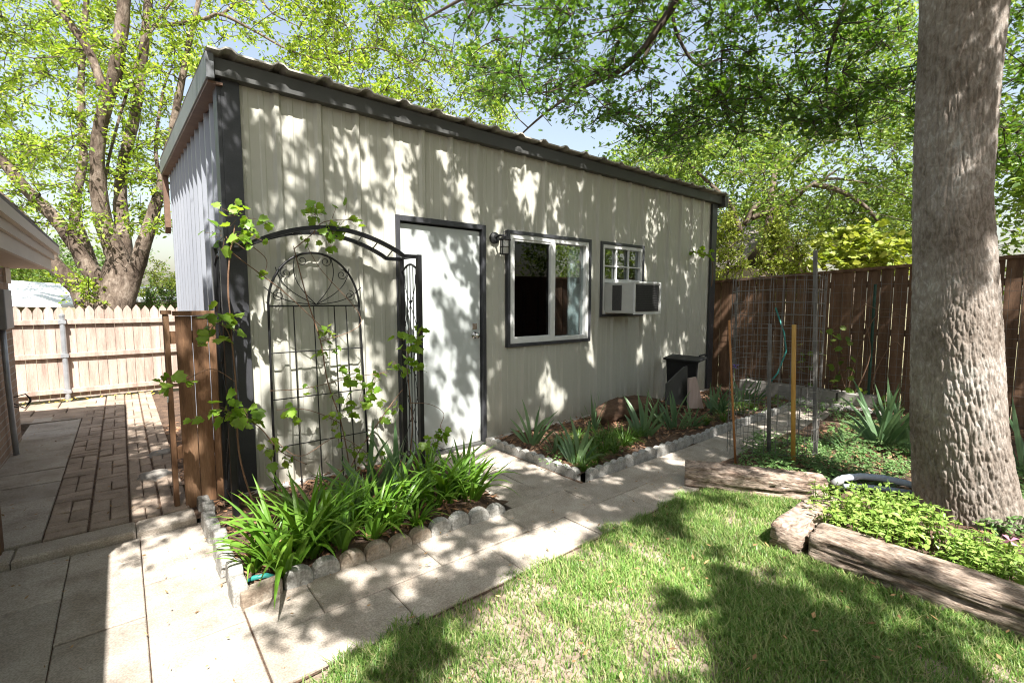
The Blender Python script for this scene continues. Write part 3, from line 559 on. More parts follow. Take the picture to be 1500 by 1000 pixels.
# ------------------------------------------------------------------ compost bin
bn = thing('compost_bin', (6.0, 3.4, 0), 'black plastic bin with a tilted lid standing against the shed corner', 'bin')
def fr_box(M, c, b0, t0, h, z0=0):
    V = [(c[0]+sx*b0[0], c[1]+sy*b0[1], z0) for sx, sy in ((-1, -1), (1, -1), (1, 1), (-1, 1))]+[(c[0]+sx*t0[0], c[1]+sy*t0[1], z0+h) for sx, sy in ((-1, -1), (1, -1), (1, 1), (-1, 1))]
    return M.add(V, [(3, 2, 1, 0), (4, 5, 6, 7)]+[(i, (i+1) % 4, 4+(i+1) % 4, 4+i) for i in range(4)])
BZ = .62
q0, q1 = WY(978, 560, 3.58), WY(1019, 560, 3.18)
bx0, bx1 = q0[0], q1[0]
b = MB()
def wallpiece(M, p, q, z0, z1, t, inn):      # one leaning side of the open bin
    p = np.array(p, float); q = np.array(q, float); d = (q-p)/np.linalg.norm(q-p); n = np.array([-d[1], d[0], 0.])*t; k = np.array([*inn, 0.])
    V = [p+(0, 0, z0), q+(0, 0, z0), q+n+(0, 0, z0), p+n+(0, 0, z0), p+k+(0, 0, z1), q+k+(0, 0, z1), q+n+k+(0, 0, z1), p+n+k+(0, 0, z1)]
    M.add(V, [(3, 2, 1, 0), (4, 5, 6, 7), (0, 1, 5, 4), (1, 2, 6, 5), (2, 3, 7, 6), (3, 0, 4, 7)])
wallpiece(b, (bx0, 3.6, 0), (bx0, 3.18, 0), 0, BZ, .02, (.03, 0)); wallpiece(b, (bx1+.06, 3.18, 0), (bx1+.06, 3.6, 0), 0, BZ-.004, .02, (-.06, 0)); wallpiece(b, (bx1+.04, 3.61, 0), (bx0+.02, 3.61, 0), 0, BZ-.008, .02, (0, -.03))
wallpiece(b, (bx0+.021, 3.19, 0), (bx1+.039, 3.19, 0), 0, .16, .02, (0, .01)); wallpiece(b, (bx0+.035, 3.192, 0), (bx1-.01, 3.192, 0), BZ-.09, BZ-.012, .02, (0, .0))
b.build('body', C['blackplastic'], bn)
b = MB(); b.bar((bx0-.08, 3.36, BZ+.012), (bx1+.13, 3.36, BZ+.05), .50, .028, (0, 0, 1)); b.build('lid', C['blackplastic'], bn, bevel=.008)
MB().tube([(bx0+.1, 3.2, BZ+.03), (bx0+.11, 3.2, BZ+.07), (bx0+.25, 3.2, BZ+.08), (bx0+.26, 3.2, BZ+.045)], .012, 8).build('lid_handle', C['blackplastic'], bn)
pl_ = [WY(u, v, 3.12) for u, v in ((976, 592), (1007, 594), (1007, 536), (1002, 538), (977, 562))]
b = MB(); b.prism([(q[0], max(q[2], .01)) for q in pl_], 'y', 3.12, 3.14); b.build('panel', C['fascia'], bn)
pl_ = [WY(u, v, 3.02) for u, v in ((1009, 598), (1031, 598), (1020, 552), (1010, 554))]
o = MB(); o.prism([(q[0], max(q[2], .01)) for q in pl_], 'y', 3.02, 3.045); tag(o.build('wood_board', C['board'], loc=(pl_[0][0], 3.02, 0)), 'pinkish grey tapered board leaning on the black bin', 'board')
# ------------------------------------------------------------------ wire cage and stakes
CC = (4.45, 1.78); CR = .355
cg = thing('wire_cage', (*CC, 0), 'tall round grey wire mesh plant cage standing in the ground cover', 'plant cage')
b = MB()
for k in range(26): a = k*2*math.pi/26; b.tube([(CC[0]+CR*math.cos(a), CC[1]+CR*math.sin(a), .02), (CC[0]+CR*math.cos(a)*1.01, CC[1]+CR*math.sin(a)*1.01, 1.60+random.uniform(-.01, .04))], .0021, 5)
for z in np.arange(.12, 1.6, .105): b.tube([(CC[0]+CR*math.cos(t), CC[1]+CR*math.sin(t), z+.01*math.sin(t*2)) for t in np.linspace(0, 2*math.pi, 40)], .0021, 5)
b.build('mesh', C['wire'], cg)
def stake(name, m, p, q, r, lab, n=8):
    s = MB(); s.tube([p, (np.array(p)+np.array(q))/2+np.array([.004, .003, 0]), q], [r, r*.98, r*.95], n); tag(s.build(name, m, loc=p, smooth=n > 6), lab, 'stake')
stake('post_stake', C['greystake'], (4.55, 1.45, 0), (4.47, 1.51, 1.81), .019, 'tallest dark grey stake at the right of the wire cage', 4)
stake('post_stake', C['greystake'], (4.28, 1.72, 0), (4.25, 1.75, 1.20), .016, 'weathered grey stake between the two orange stakes in the cage', 10)
stake('bamboo_stake', C['orange'], (4.13, 1.47, 0), (4.08, 1.50, 1.21), .017, 'thick orange brown stake in front of the wire cage', 10)
stake('thin_rod', C['rusty'], (3.85, 1.80, 0), (3.80, 1.88, 1.24), .009, 'thin rusty orange rod leaning at the left of the wire cage', 8)
stake('short_rod', C['greystake'], (5.0, 1.75, 0), (5.0, 1.75, .36), .008, 'short dark rod standing behind the wire cage', 6)
# ------------------------------------------------------------------ railway sleepers
def sleeper(name, p, q, w, h, m, lab, seed):
    p = np.array(p, float); q = np.array(q, float); L_ = np.linalg.norm(q-p); d = (q-p)/L_; a = np.array([d[1], -d[0], 0]); n = max(8, int(L_/.012)); sec = []
    per = 56
    for j in range(per):
        s = j/per*4; k = int(s); f = s-k
        c = [(-1, -1), (1, -1), (1, 1), (-1, 1)]; A, B = c[k % 4], c[(k+1) % 4]; x = A[0]+(B[0]-A[0])*f; y = A[1]+(B[1]-A[1])*f
        rr = (abs(x)**7+abs(y)**7)**(1/7); sec.append((x/rr*w/2, y/rr*h/2))
    V = []
    for i in range(n+1):
        t = i/n*L_; c = p+d*t; en = 1-.05*math.exp(-min(t, L_-t)/.015)
        for x, y in sec:
            k = mnoise.noise(Vector((x*13+seed, y*13, t*.9)))*.012+max(0, .12-abs(mnoise.noise(Vector((x*30, y*30+seed, t*1.3)))))*-.22+max(0, .1-abs(mnoise.noise(Vector((x*70, y*70+seed, t*4)))))*-.06+mnoise.noise(Vector((x*9, y*9, t*5+seed)))*.007
            r = math.hypot(x, y); V.append(c+a*(x*en+k*x/r)+np.array([0, 0, h/2+y*en+k*y/r]))
    i = np.arange(n)[:, None]*per; j = np.arange(per)[None]; j2 = (j+1) % per
    M = MB(); M.add(V, np.stack([i+j, i+per+j, i+per+j2, i+j2], -1).reshape(-1, 4)); M.f += [np.arange(per)[None], (np.arange(per)[::-1]+n*per)[None]]
    return tag(M.build(name, m, loc=p, smooth=True), lab, 'timber')
sleeper('garden_timber', (3.31, 1.94, -.03), (3.78, 1.14, -.03), .2, .19, C['timber2'], 'weathered brown timber edging the bed beside the paving below the wire cage', 1)
sleeper('garden_timber', (2.80, 1.02, -.035), (3.50, 1.03, -.03), .17, .185, C['timber2'], 'short bleached timber end making the corner between the two long timbers', 5)
sleeper('garden_timber', (2.915, .91, -.03), (2.935, -1.1, -.03), .21, .19, C['timber'], 'long cracked grey timber between the lawn and the bed around the tree trunk', 9)
# ------------------------------------------------------------------ pale pipe, teal hose
b = MB(); b.tube([G(1222, 708, .13), G(1235, 700, .17), G(1262, 697, .17), G(1295, 700, .17), G(1330, 708, .16), G(1380, 722, .14)], .022, 12)
pp = thing('blue_pipe', G(1262, 705, .1), 'pale blue grey flexible pipe lying among the plants left of the trunk', 'pipe')
b.build('pipe', C['hose'], pp, smooth=True)
b = MB(); b.tube([G(1236, 712, .11), G(1262, 712, .11), G(1300, 716, .10), G(1340, 722, .1)], .017, 10); b.build('lower_loop', C['hose'], pp, smooth=True)
b = MB(); b.tube([G(1220, 709, .13), G(1232, 702, .165)], .027, 12); b.build('end_cap', C['meter'], pp, smooth=True)
b = MB(); b.tube([(7.2, 2.9, 1.3), (7.15, 2.75, .95), (7.12, 2.7, .7), (7.0, 2.75, .4), (6.9, 2.85, .2)], .012, 8); tag(b.build('teal_hose', C['teal'], loc=(7.1, 2.8, 0), smooth=True), 'thin teal garden hose hanging down the wire before the board fence', 'hose')
b = MB(); b.tube([G(362, 852, .05), G(372, 846, .085), G(390, 842, .08), G(402, 845, .05)], .012, 8); tag(b.build('green_hose', C['teal'], loc=tuple(G(380, 846, .05)), smooth=True), 'bit of green hose showing at the front corner of the arch bed', 'hose')
# ------------------------------------------------------------------ the house at the left
hs = thing('brick_house', (-.9, 5, 0), 'brick house corner with a deep pale eave at the left edge', 'house')
MB().box(-7, -.82, 4.2, 6.6, -.05, 1.70).build('wall', C['brick'], hs)
MB().box(-7, -3.2, -4, 4.19, -.05, 1.70).build('wall', C['brick'], hs)
b = MB(); b.prism([(-.45, 1.93), (-.45, 1.955), (-4.2, 3.2), (-8, 1.95), (-8, 1.9), (-4.2, 3.15)], 'y', 2.25, 6.72); b.prism([(-.57, 1.93), (-.57, 1.955), (-4.2, 3.18), (-8, 1.95), (-8, 1.9), (-4.2, 3.13)], 'y', -4, 2.249); b.build('roof', C['shingle'], hs)
b = MB(); b.prism([(-.45, 1.86), (-.45, 1.929), (-.485, 1.929), (-.485, 1.86)], 'y', 2.25, 6.72); b.prism([(-.57, 1.86), (-.57, 1.929), (-.605, 1.929), (-.605, 1.86)], 'y', -4, 2.249); b.build('drip_board', C['trim'], hs)
b = MB(); b.prism([(-.487, 1.80), (-.487, 1.875), (-.51, 1.875), (-.51, 1.80)], 'y', 2.25, 6.66); b.build('gutter_board', C['trim'], hs)
b = MB(); b.prism([(-.512, 1.70), (-.512, 1.83), (-.54, 1.83), (-.54, 1.70)], 'y', 2.25, 6.62); b.prism([(-.61, 1.70), (-.61, 1.86), (-.65, 1.86), (-.65, 1.70)], 'y', -4, 2.249); b.build('fascia', C['trim'], hs)
b = MB()
for k in range(9): b.box(-.82, -.541, 2.26+k*.484, 2.26+k*.484+.479, 1.705, 1.72)
b.box(-3.2, -.66, -4, 2.24, 1.705, 1.72); b.box(-3.2, -.822, 2.26, 4.19, 1.705, 1.72); b.build('soffit', C['soffit'], hs)
MB().box(-.545, -.515, 2.3, 6.6, 1.83, 1.9).build('eave_block', C['soffit'], hs)
b = MB(); b.box(-.86, -.80, 6.36, 6.63, 1.56, 1.70); b.build('frieze', C['trim'], hs)
MB().box(-.66, -.565, 3.62, 3.71, -.02, 1.70).build('porch_post', C['post'], hs, bevel=.004)
b = MB(); b.box(-.82, -.72, 5.58, 5.92, 1.165, 1.49); b.build('meter_box', C['meter'], hs, bevel=.008)
b = MB(); b.tube([(-.78, 5.82, 1.165), (-.78, 5.84, .7), (-.78, 5.9, .3), (-.78, 5.95, -.02)], .02, 10); b.build('conduit', C['galv'], hs, smooth=True)
b = MB()
for k in (0, 1): b.tube([(-.82, 6.3, .42+.03*k), (-.74, 6.28, .40), (-.70, 6.3, .46+.02*k), (-.74, 6.36, .52), (-.82, 6.36, .5)], .005, 6)
b.build('cable', C['blackplastic'], hs)
mh = thing('unseen_house', (0, -7, 0), 'unseen brick house added behind the camera to block low sky light', 'house')  # unseen house, added to block low sky light and fill window reflections
MB().box(-12, 6, -12, -7, -.1, 2.6).build('wall', C['brick'], mh)
b = MB(); b.prism([(-6.4, 2.5), (-6.4, 2.62), (-9.5, 4.6), (-12.6, 2.62), (-12.6, 2.5)], 'x', -12.5, 6.5); b.build('roof', C['shingle'], mh)
for x in (-4, 0, 3.5):
    wf = MB().box(x, x+1.2, -7.0, -6.95, .9, 2.1).build('window', C['white'], mh); MB().box(x+.07, x+1.13, -6.95, -6.94, .97, 2.03).build('pane', C['acgrille'], wf)
# ------------------------------------------------------------------ neighbours' roofs
nh = thing('neighbour_house', (-3, 13, 0), 'low house with a pale metal roof behind the picket fence', 'house')
def quadprism(M, pts, th):
    pts = [np.array(q, float) for q in pts]; V = pts+[q-np.array([0, 0, th]) for q in pts]; n = len(pts)
    M.add(V, [tuple(range(n)), tuple(range(n, 2*n))[::-1]]+[(i, n+i, n+(i+1) % n, (i+1) % n) for i in range(n)])
b = MB(); quadprism(b, [(-7, 10.6, 1.55), (-.6, 11.6, 1.32), (-.8, 14.4, 1.75), (-7, 13.4, 2.2)], .05); quadprism(b, [(-.6, 12.6, 1.42), (6, 12.6, 1.42), (6, 15.5, 1.75), (-.6, 15.5, 1.75)], .05); b.build('roof', C['whiteroof'], nh)
b = MB(); b.box(-7, -1.0, 11.7, 14, -.1, 1.35); b.box(-.5, 6, 12.9, 15, -.1, 1.36); b.build('wall', C['tanwall'], nh)
fh = thing('far_house', (15, 9.5, 0), 'grey shingled house roof glimpsed through the trees beyond the board fence', 'house')
b = MB(); quadprism(b, [(12.5, 6.0, 2.3), (12.5, 10.5, 2.3), (15, 10.5, 3.9), (15, 6.0, 3.9)], .1); quadprism(b, [(15, 6.0, 3.9), (15, 10.5, 3.9), (17.5, 10.5, 2.3), (17.5, 6.0, 2.3)], .1); b.build('roof', C['shingle'], fh)
MB().box(12.8, 17.2, 6.3, 10.2, -.1, 2.3).build('wall', C['tanwall'], fh)
# ------------------------------------------------------------------ plants: blades
def blade(M, base, az, tilt, bend, L_, w, seg=7, crease=.18, tip=2.2, twist=0.0):
    base = np.array(base, float); d = np.array([math.cos(az), math.sin(az), 0]); side = np.array([-math.sin(az), math.cos(az), 0]); V = []; p = base.copy()
    for i in range(seg+1):
        s = i/seg; th = tilt+bend*s**1.4; dirv = d*math.sin(th)+UPZ*math.cos(th)
        if i: p = p+dirv*(L_/seg)
        nrm = np.cross(side, dirv); ww = w*(min(1, .65+2.5*s))*(1-s**tip)+.0006; sd = side*math.cos(twist*s)+nrm*math.sin(twist*s)
        V += [p-sd*ww/2+nrm*crease*ww, p, p+sd*ww/2+nrm*crease*ww]
    F = []
    for i in range(seg):
        a = i*3; F += [(a, a+1, a+4, a+3), (a+1, a+2, a+5, a+4)]
    M.add(V, F)
U = random.uniform
def daylily(seed, n=26, h=.5):
    random.seed(seed); M = MB()
    for k in range(n):
        a = U(0, 6.28); r = U(0, .035); L_ = h*U(.65, 1.15)
        blade(M, (r*math.cos(a), r*math.sin(a), -.02), a+U(-.4, .4), U(.08, .42), U(.5, 1.9), L_, U(.025, .039), 8, .22, 2.6, U(-.5, .5))
    return M
def irisfan(seed, n=7, h=.42, lean=.16):
    random.seed(seed); M = MB()
    for f in range(2):
        az = U(0, 3.14); ox, oy = U(-.04, .04), U(-.04, .04)
        for k in range(n if f == 0 else n-3):
            t = (k-(n-1)/2)/(n/2); sg = 1 if t >= 0 else -1
            blade(M, (ox+t*.045*math.cos(az), oy+t*.045*math.sin(az), -.02), az if sg > 0 else az+math.pi, abs(t)*.62+lean*.4, U(0, .9), h*(1.05-.45*abs(t))*U(.8, 1.1), U(.032, .046), 7, .10, 3.2, U(-.35, .35)+1.3)
    return M
def grassclump(seed, n=60, h=.24):
    random.seed(seed); M = MB()
    for k in range(n):
        a = U(0, 6.28); r = U(0, .03); blade(M, (r*math.cos(a), r*math.sin(a), -.01), a, U(.05, .5), U(.5, 1.7), h*U(.6, 1.15), U(.006, .009), 6, .15, 3)
    return M
def setplant(protos, spots, name_ok=None):
    used = set()
    for i, (x, y, z, sc) in enumerate(spots):
        k = i % len(protos); p = protos[k]; o = p if k not in used else copy_tree(p); used.add(k)
        o.location = (float(x), float(y), float(z)); o.rotation_euler = (U(-.08, .08), U(-.08, .08), U(0, 6.28)); o.scale = (sc, sc, sc*U(.92, 1.08))
def gp(u, v, sc=1, z=.03): g = G(u, v, z); return (g[0], g[1], z, sc)
lab = 'clump of arching bright green strap leaves in the bed under the iron arch'
pro = [tag(daylily(s, 20, .50).build('daylily', C['lily']), lab, 'daylily', 'daylilies in the arch bed') for s in (1, 2, 3, 4)]
setplant(pro, [gp(372, 838, .55), gp(400, 830, .8), gp(418, 838, 1.05), (.70, 2.64, .03, 1.05), gp(455, 815, 1.05), gp(478, 790, .95), gp(500, 808, .9), gp(520, 775, 1), gp(545, 790, .85), gp(560, 762, .95), gp(580, 775, .75), gp(600, 745, 1), gp(635, 742, .95), gp(655, 735, 1.05), gp(680, 728, .95), gp(610, 772, .6), gp(440, 780, .8), gp(625, 715, .85), (1.78, 2.62, .03, .95)])
lab = 'stiff blue green iris fan standing at the back of the arch bed'
pro = [tag(irisfan(s, 7, .46).build('iris_plant', C['iris']), lab, 'iris', 'irises at the back of the arch bed') for s in (11, 12)]
setplant(pro, [gp(528, 738, 1.1), gp(560, 722, 1.15), gp(585, 715, 1.0), gp(545, 755, .8)])
lab = 'iris fan of stiff grey green blades in the bed below the windows'
pro = [tag(irisfan(s, 7, .45).build('iris_plant', C['iris']), lab, 'iris', 'irises in the window bed') for s in (21, 22, 23)]
setplant(pro, [gp(778, 652, 1.0), gp(850, 680, .9), gp(867, 628, .95), gp(945, 640, 1.1), gp(962, 622, 1.0), gp(985, 630, .95), gp(1012, 628, .7), gp(1045, 604, .95), gp(1062, 608, .9), gp(812, 665, .6), gp(1085, 592, .9), gp(1105, 590, .8)])
lab = 'low tuft of fine grassy leaves in the bed below the windows'
pro = [tag(grassclump(s).build('liriope', C['lirio']), lab, 'border grass', 'grassy tufts in the window bed') for s in (31, 32, 33)]
setplant(pro, [gp(u, v, s) for u, v, s in [(835, 672, .8), (870, 678, 1), (885, 665, 1), (900, 662, .95), (915, 655, 1.05), (925, 648, .95), (893, 648, .9), (905, 640, .8), (855, 690, .75), (877, 650, .9), (935, 642, .8), (820, 655, .8), (845, 650, .9), (865, 660, .9), (1035, 622, .7), (1060, 618, .7), (1085, 608, .8), (1100, 602, .8), (1075, 600, .7)]])
lab = 'iris of broad stiff blades beside the big tree trunk'
pro = [tag(irisfan(s, 8, .62, .3).build('iris_plant', C['iris']), lab, 'iris', 'tall irises beside the tree trunk') for s in (41, 42)]
setplant(pro, [gp(1285, 655, 1.05, .06), gp(1315, 655, 1.0, .06), gp(1300, 640, .9, .06), (5.3, .25, .06, 1.0), (5.15, .05, .06, 1.0), gp(1240, 660, .5, .06), gp(1345, 680, .7, .06)])
# flowers
def flower(name, base, h, m, lab, r):
    t = thing(name, base, lab, 'flower'); b = MB(); base = np.array(base, float)
    top = base+np.array([.02, -.01, h]); b.tube([base-(0, 0, .03), (base+top)/2+(.008, 0, 0), top], .004, 6); b.build('stem', C['lily'], t)
    b = MB()
    for k in range(6):
        a = k*1.047; d = np.array([math.cos(a), math.sin(a), 0]); s = np.array([-math.sin(a), math.cos(a), 0]); up = .6 if k % 2 else -.35
        b.add([top, top+d*r*.5-s*r*.34+(0, 0, r*up*.8), top+d*r+(0, 0, r*up*.7), top+d*r*.5+s*r*.34+(0, 0, r*up*.8)], [(0, 1, 2, 3)])
    b.build('petals', m, t, smooth=True)
flower('iris_flower', (6.65, 3.2, .03), .44, C['purple'], 'purple iris bloom at the far end of the window bed', .06)
g = G(1470, 842, .08); flower('pink_flower', tuple(g), .17, C['pink'], 'single pink bloom in the leaves right of the tree trunk', .035)
# ------------------------------------------------------------------ many-leaf helpers
KITE = np.array([(0, 0, 0), (.35, .22, .05), (.72, .17, .03), (1, 0, -.06), (.72, -.17, .03), (.35, -.22, .05)])
LOBED = np.array([(0, .03, 0), (.2, .06, 0), (.28, .3, .03), (.42, .1, 0), (.55, .42, .03), (.66, .12, 0), (.82, .26, 0), (1, 0, -.05), (.82, -.26, 0), (.66, -.12, 0), (.55, -.42, .03), (.42, -.1, 0), (.28, -.3, .03), (.2, -.06, 0), (0, -.03, 0)])
BROAD = np.array([(0, 0, 0), (.0, .30, .03), (.3, .52, .07), (.42, .36, .03), (.7, .42, .03), (.74, .22, 0), (1, 0, -.10), (.74, -.22, 0), (.7, -.42, .03), (.42, -.36, .03), (.3, -.52, .07), (.0, -.30, .03)])
def scatter(M, c, size, tmpl, up=.35, tdir=None, ts=1.0, rg=rng):
    n = len(c); nr = rg.standard_normal((n, 3)); nr /= np.linalg.norm(nr, axis=1)[:, None]; nr[:, 2] = np.abs(nr[:, 2]); nr += np.array([0, 0, up]); nr /= np.linalg.norm(nr, axis=1)[:, None]
    t = rg.standard_normal((n, 3))
    if tdir is not None: t = t*ts+tdir
    t -= nr*(t*nr).sum(1)[:, None]; t /= np.linalg.norm(t, axis=1)[:, None]+1e-9; b = np.cross(nr, t)
    s = (size*rg.uniform(.65, 1.2, n))[:, None, None]
    V = c[:, None]+s*(t[:, None]*tmpl[None, :, 0:1]+b[:, None]*tmpl[None, :, 1:2]+nr[:, None]*tmpl[None, :, 2:3])
    k = len(tmpl); M.add(V.reshape(-1, 3), np.arange(n*k).reshape(n, k))
def spray(M, T, centers, rad, n, size, tmpl, flat=.6, up=.35, twigs=4, rg=rng):
    """leafy twigs around each centre: short twigs fan out and the leaves sit along them"""
    for c, r in zip(centers, rad):
        ends = c+rg.standard_normal((twigs, 3))*np.array([1, 1, flat])*r*.75
        pts = []
        for e in ends:
            mid = (c+e)/2+rg.standard_normal(3)*r*.1
            if T is not None: T.tube([c, mid, e], [.008, .006, .0035], 3, cap=False)
            m = max(2, n//twigs); s = rg.uniform(.15, 1.1, m)[:, None]; pts.append(c*(1-s)+e*s+rg.standard_normal((m, 3))*r*.17)
        pts = np.concatenate(pts); scatter(M, pts, size, tmpl, up, rg=rg)
def limb(M, pts, rad, n=12, sub=6, wob=.02, seed=0, rough=.05):
    """smooth limb through points; returns its nodes"""
    pts = np.array(pts, float); k = len(pts); t = np.linspace(0, k-1, (k-1)*sub+1); P = []
    for x in t:
        i = min(int(x), k-2); f = x-i; p0, p1, p2, p3 = pts[max(i-1, 0)], pts[i], pts[i+1], pts[min(i+2, k-1)]
        P.append(.5*(2*p1+(p2-p0)*f+(2*p0-5*p1+4*p2-p3)*f*f+(3*p1-p0-3*p2+p3)*f**3))
    P = np.array(P); r = np.interp(t, np.arange(k), rad); P += wob*np.array([[mnoise.noise(Vector((x*.9+seed, j*7., 0))) for j in range(3)] for x in t])*(r[:, None]*6)
    M.tube(P, r*(1+.10*np.array([mnoise.noise(Vector((x*2.3, seed, 5))) for x in t])), n, jit=rough); return P, r
def attach(T, nodes, nrad, centers, rg=rng, maxr=.03, sag=.05):
    """grow a thin branch from the nearest wood to each leaf cluster"""
    d0 = np.array([np.min(np.linalg.norm(nodes-c, axis=1)) for c in centers]); N_ = nodes.copy(); Rr = nrad.copy()
    for i in np.argsort(d0):
        c = centers[i]; dd = np.linalg.norm(N_-c, axis=1); j = int(np.argmin(dd+.25*np.maximum(0, N_[:, 2]-c[2]))); p = N_[j]; L_ = dd[j]
        if L_ < .08: continue
        k = max(3, int(L_/.22)); s = np.linspace(0, 1, k+1)[:, None]; q = p*(1-s)+c*s; q[1:-1] += rg.standard_normal((k-1, 3))*.045*min(L_, 1.2); q[:, 2] += np.sin(s[:, 0]*math.pi)*L_*sag
        r0 = min(Rr[j]*.75, maxr, .007+.012*L_); rr = np.linspace(r0, .004, k+1); T.tube(q, rr, 5 if r0 > .012 else 4, cap=False); N_ = np.concatenate([N_, q[1:]]); Rr = np.concatenate([Rr, rr[1:]])
# ------------------------------------------------------------------ big oak: trunk, limbs, crown overhead
oak = thing('oak_tree', (4.05, .42, 0), 'big oak with thick grey furrowed trunk and dark green branches hanging over the yard', 'tree')
n, rows = 380, 900; V = np.zeros((rows+1, n, 3)); zz = np.linspace(-.1, 4.6, rows+1)
lean = np.array([-.078, .062, 0])*1.02
for i, z in enumerate(zz):
    rbase = float(np.interp(z, [0, .15, .3, .6, 1.2, 2, 2.6, 3.2, 4.6], [.272, .256, .243, .226, .203, .175, .178, .188, .20]))
    c = np.array([4.08, .40, 0])+lean*z+np.array([0, 0, z])+RT*float(np.interp(z, [0, .6, 1.2, 2, 3.1, 4.6], [-.04, -.085, -.10, -.105, -.015, .0]))
    for j in range(n):
        a = j/n*2*math.pi; ca, sa = math.cos(a), math.sin(a); x, y = ca*rbase, sa*rbase
        q = Vector((x*1.0, y*1.0, z*.16)); w1 = mnoise.noise(Vector((x*5, y*5, z*1.6)))*.035
        vd = mnoise.voronoi(Vector(((x+w1*.5)*50+z*1.5, (y+w1*.5)*50, z*8.5+w1*9)))[0]; f = vd[1]-vd[0]; f2 = abs(mnoise.noise(Vector(((x+w1)*60+3, (y-w1)*60, (z+w1*2)*17))))
        f1 = abs(mnoise.noise(Vector(((x+w1)*36, (y+w1)*36, z*4.5)))); pl = (.55*min(1, f*3.2)+.45*min(1, f1*4.5))*(.85+.6*mnoise.noise(q*6)); pl2 = min(1, f2*3.4)
        r = rbase*(1+.05*mnoise.noise(Vector((ca*1.3, sa*1.3, z*.8)))+(.05*math.cos(a*5+1)*math.exp(-max(z, 0)/.22)))+.013*(pl-.5)+.003*(pl2-.6)
        V[i, j] = c+np.array([ca*r, sa*r, 0])
i = np.arange(rows)[:, None]*n; j = np.arange(n)[None]; j2 = (j+1) % n
M = MB(); M.add(V.reshape(-1, 3), np.stack([i+j, i+j2, i+n+j2, i+n+j], -1).reshape(-1, 4)); M.build('trunk', C['bark'], oak, smooth=True)
T = MB(); nodes = []; nrad = []
fork = np.array([4.08, .40, 0])+lean*4.5+np.array([0, 0, 4.4])
def add_limb(pts, rad, seed, n=9):
    P, r = limb(T, pts, [q*(.66 if 2 <= seed <= 7 else 1) for q in rad], n, 6, .09, seed); nodes.append(P); nrad.append(r); return P
add_limb([fork, fork+(-.2, .3, 1.0), fork+(-.1, .6, 2.4), fork+(.2, .5, 4)], [.24, .20, .15, .08], 1, 14)
# limbs that come into the picture from the top edge
add_limb([fork+(-.1, .2, .6), fork+(-.2, 1.4, 1.5), DP(1010, -60, 5.0), DP(955, 55, 5.3), DP(905, 105, 5.5), DP(860, 125, 5.7), DP(800, 165, 6.0), DP(755, 205, 6.2)], [.13, .10, .07, .055, .045, .035, .022, .012], 2)
add_limb([fork+(0, .3, .9), DP(1030, -120, 5.6), DP(985, 0, 5.8), DP(960, 50, 6), DP(940, 90, 6.1), DP(905, 115, 6.3)], [.10, .075, .05, .042, .036, .018], 3)
add_limb([DP(985, 0, 5.8), DP(992, 50, 5.9), DP(1020, 95, 6.0), DP(1060, 85, 6.2), DP(1090, 95, 6.4), DP(1120, 130, 6.6)], [.04, .032, .025, .02, .016, .01], 4)
add_limb([fork+(.2, .4, .3), fork+(1.2, 1.4, 1.2), DP(1240, -40, 5.6), DP(1225, 40, 5.7), DP(1212, 100, 5.8), DP(1212, 165, 5.9)], [.10, .08, .05, .034, .026, .012], 5)
add_limb([fork+(-.1, .1, .3), fork+(-1.2, .6, 1.0), DP(880, -160, 4.8), DP(760, -60, 5.0), DP(690, -10, 5.2), DP(620, 30, 5.4)], [.12, .10, .07, .05, .03, .012], 6)
add_limb([fork+(.1, -.1, .3), fork+(1.3, .3, .9), DP(1440, -60, 5.0), DP(1400, 40, 5.6), DP(1330, 120, 6.2)], [.10, .08, .05, .035, .012], 7)
# limbs of the crown above and behind the camera
for k, (x, y, z) in enumerate([(1.6, .2, 6.3), (.6, -1.0, 6.6), (2.2, -1.9, 6.8), (3.8, -2.6, 6.4), (5.4, -2.0, 6.6), (6.6, -.6, 6.4), (2.8, -3.6, 7.2), (1.0, -2.6, 7.4), (5.0, -3.6, 7.2)]):
    e = np.array([x, y, z]); add_limb([fork+(0, 0, .2+.1*k), fork*.6+e*.4+(0, 0, .4), fork*.25+e*.75+(0, 0, .25), e], [.11, .08, .05, .018], 20+k, 8)
nodes = np.concatenate(nodes); nrad = np.concatenate(nrad)
# visible leaf sprays (the part of the crown that hangs into the picture)
def inpoly(u, v, poly):
    c = False; k = len(poly)
    for a in range(k):
        x1, y1 = poly[a]; x2, y2 = poly[a-1]
        if (y1 > v) != (y2 > v) and u < (x2-x1)*(v-y1)/(y2-y1)+x1: c = not c
    return c
CROWN = [(545, -60), (560, 10), (600, 45), (628, 78), (655, 45), (720, 20), (765, 0), (800, 30), (795, 55), (745, 48), (700, 70), (690, 130), (705, 190), (780, 215), (850, 245), (930, 262), (985, 255), (1020, 235), (1030, 195), (1060, 195), (1110, 210), (1160, 190), (1175, 215), (1240, 200), (1300, 190), (1345, 200), (1500, 260), (1560, 120), (1560, -60)]
GAP = [(1115, 20), (1160, 25), (1165, 100), (1135, 110), (1120, 80)]
GAP2 = [(760, 5), (800, 25), (790, 52), (740, 52)]
cs = []
while len(cs) < 335:
    u, v = rng.uniform(540, 1540), rng.uniform(-70, 265)
    if not inpoly(u, v, CROWN) or inpoly(u, v, GAP) or inpoly(u, v, GAP2): continue
    if u < 700 and rng.random() < .35: continue
    dp = rng.uniform(4.9, 7.4) if u < 1340 else rng.uniform(5.6, 8)
    if u < 1050 and v > 70+.29*(u-300)-.42*700/dp: continue
    if u > 1250 and rng.random() < .4: continue
    cs.append(DP(u, v, dp))
cs = np.array(cs); L = MB(); attach(T, nodes, nrad, cs, maxr=.022, sag=-.05)
spray(L, T, cs, rng.uniform(.24, .42, len(cs)), 74, .074, LOBED, .55, .5, 5)
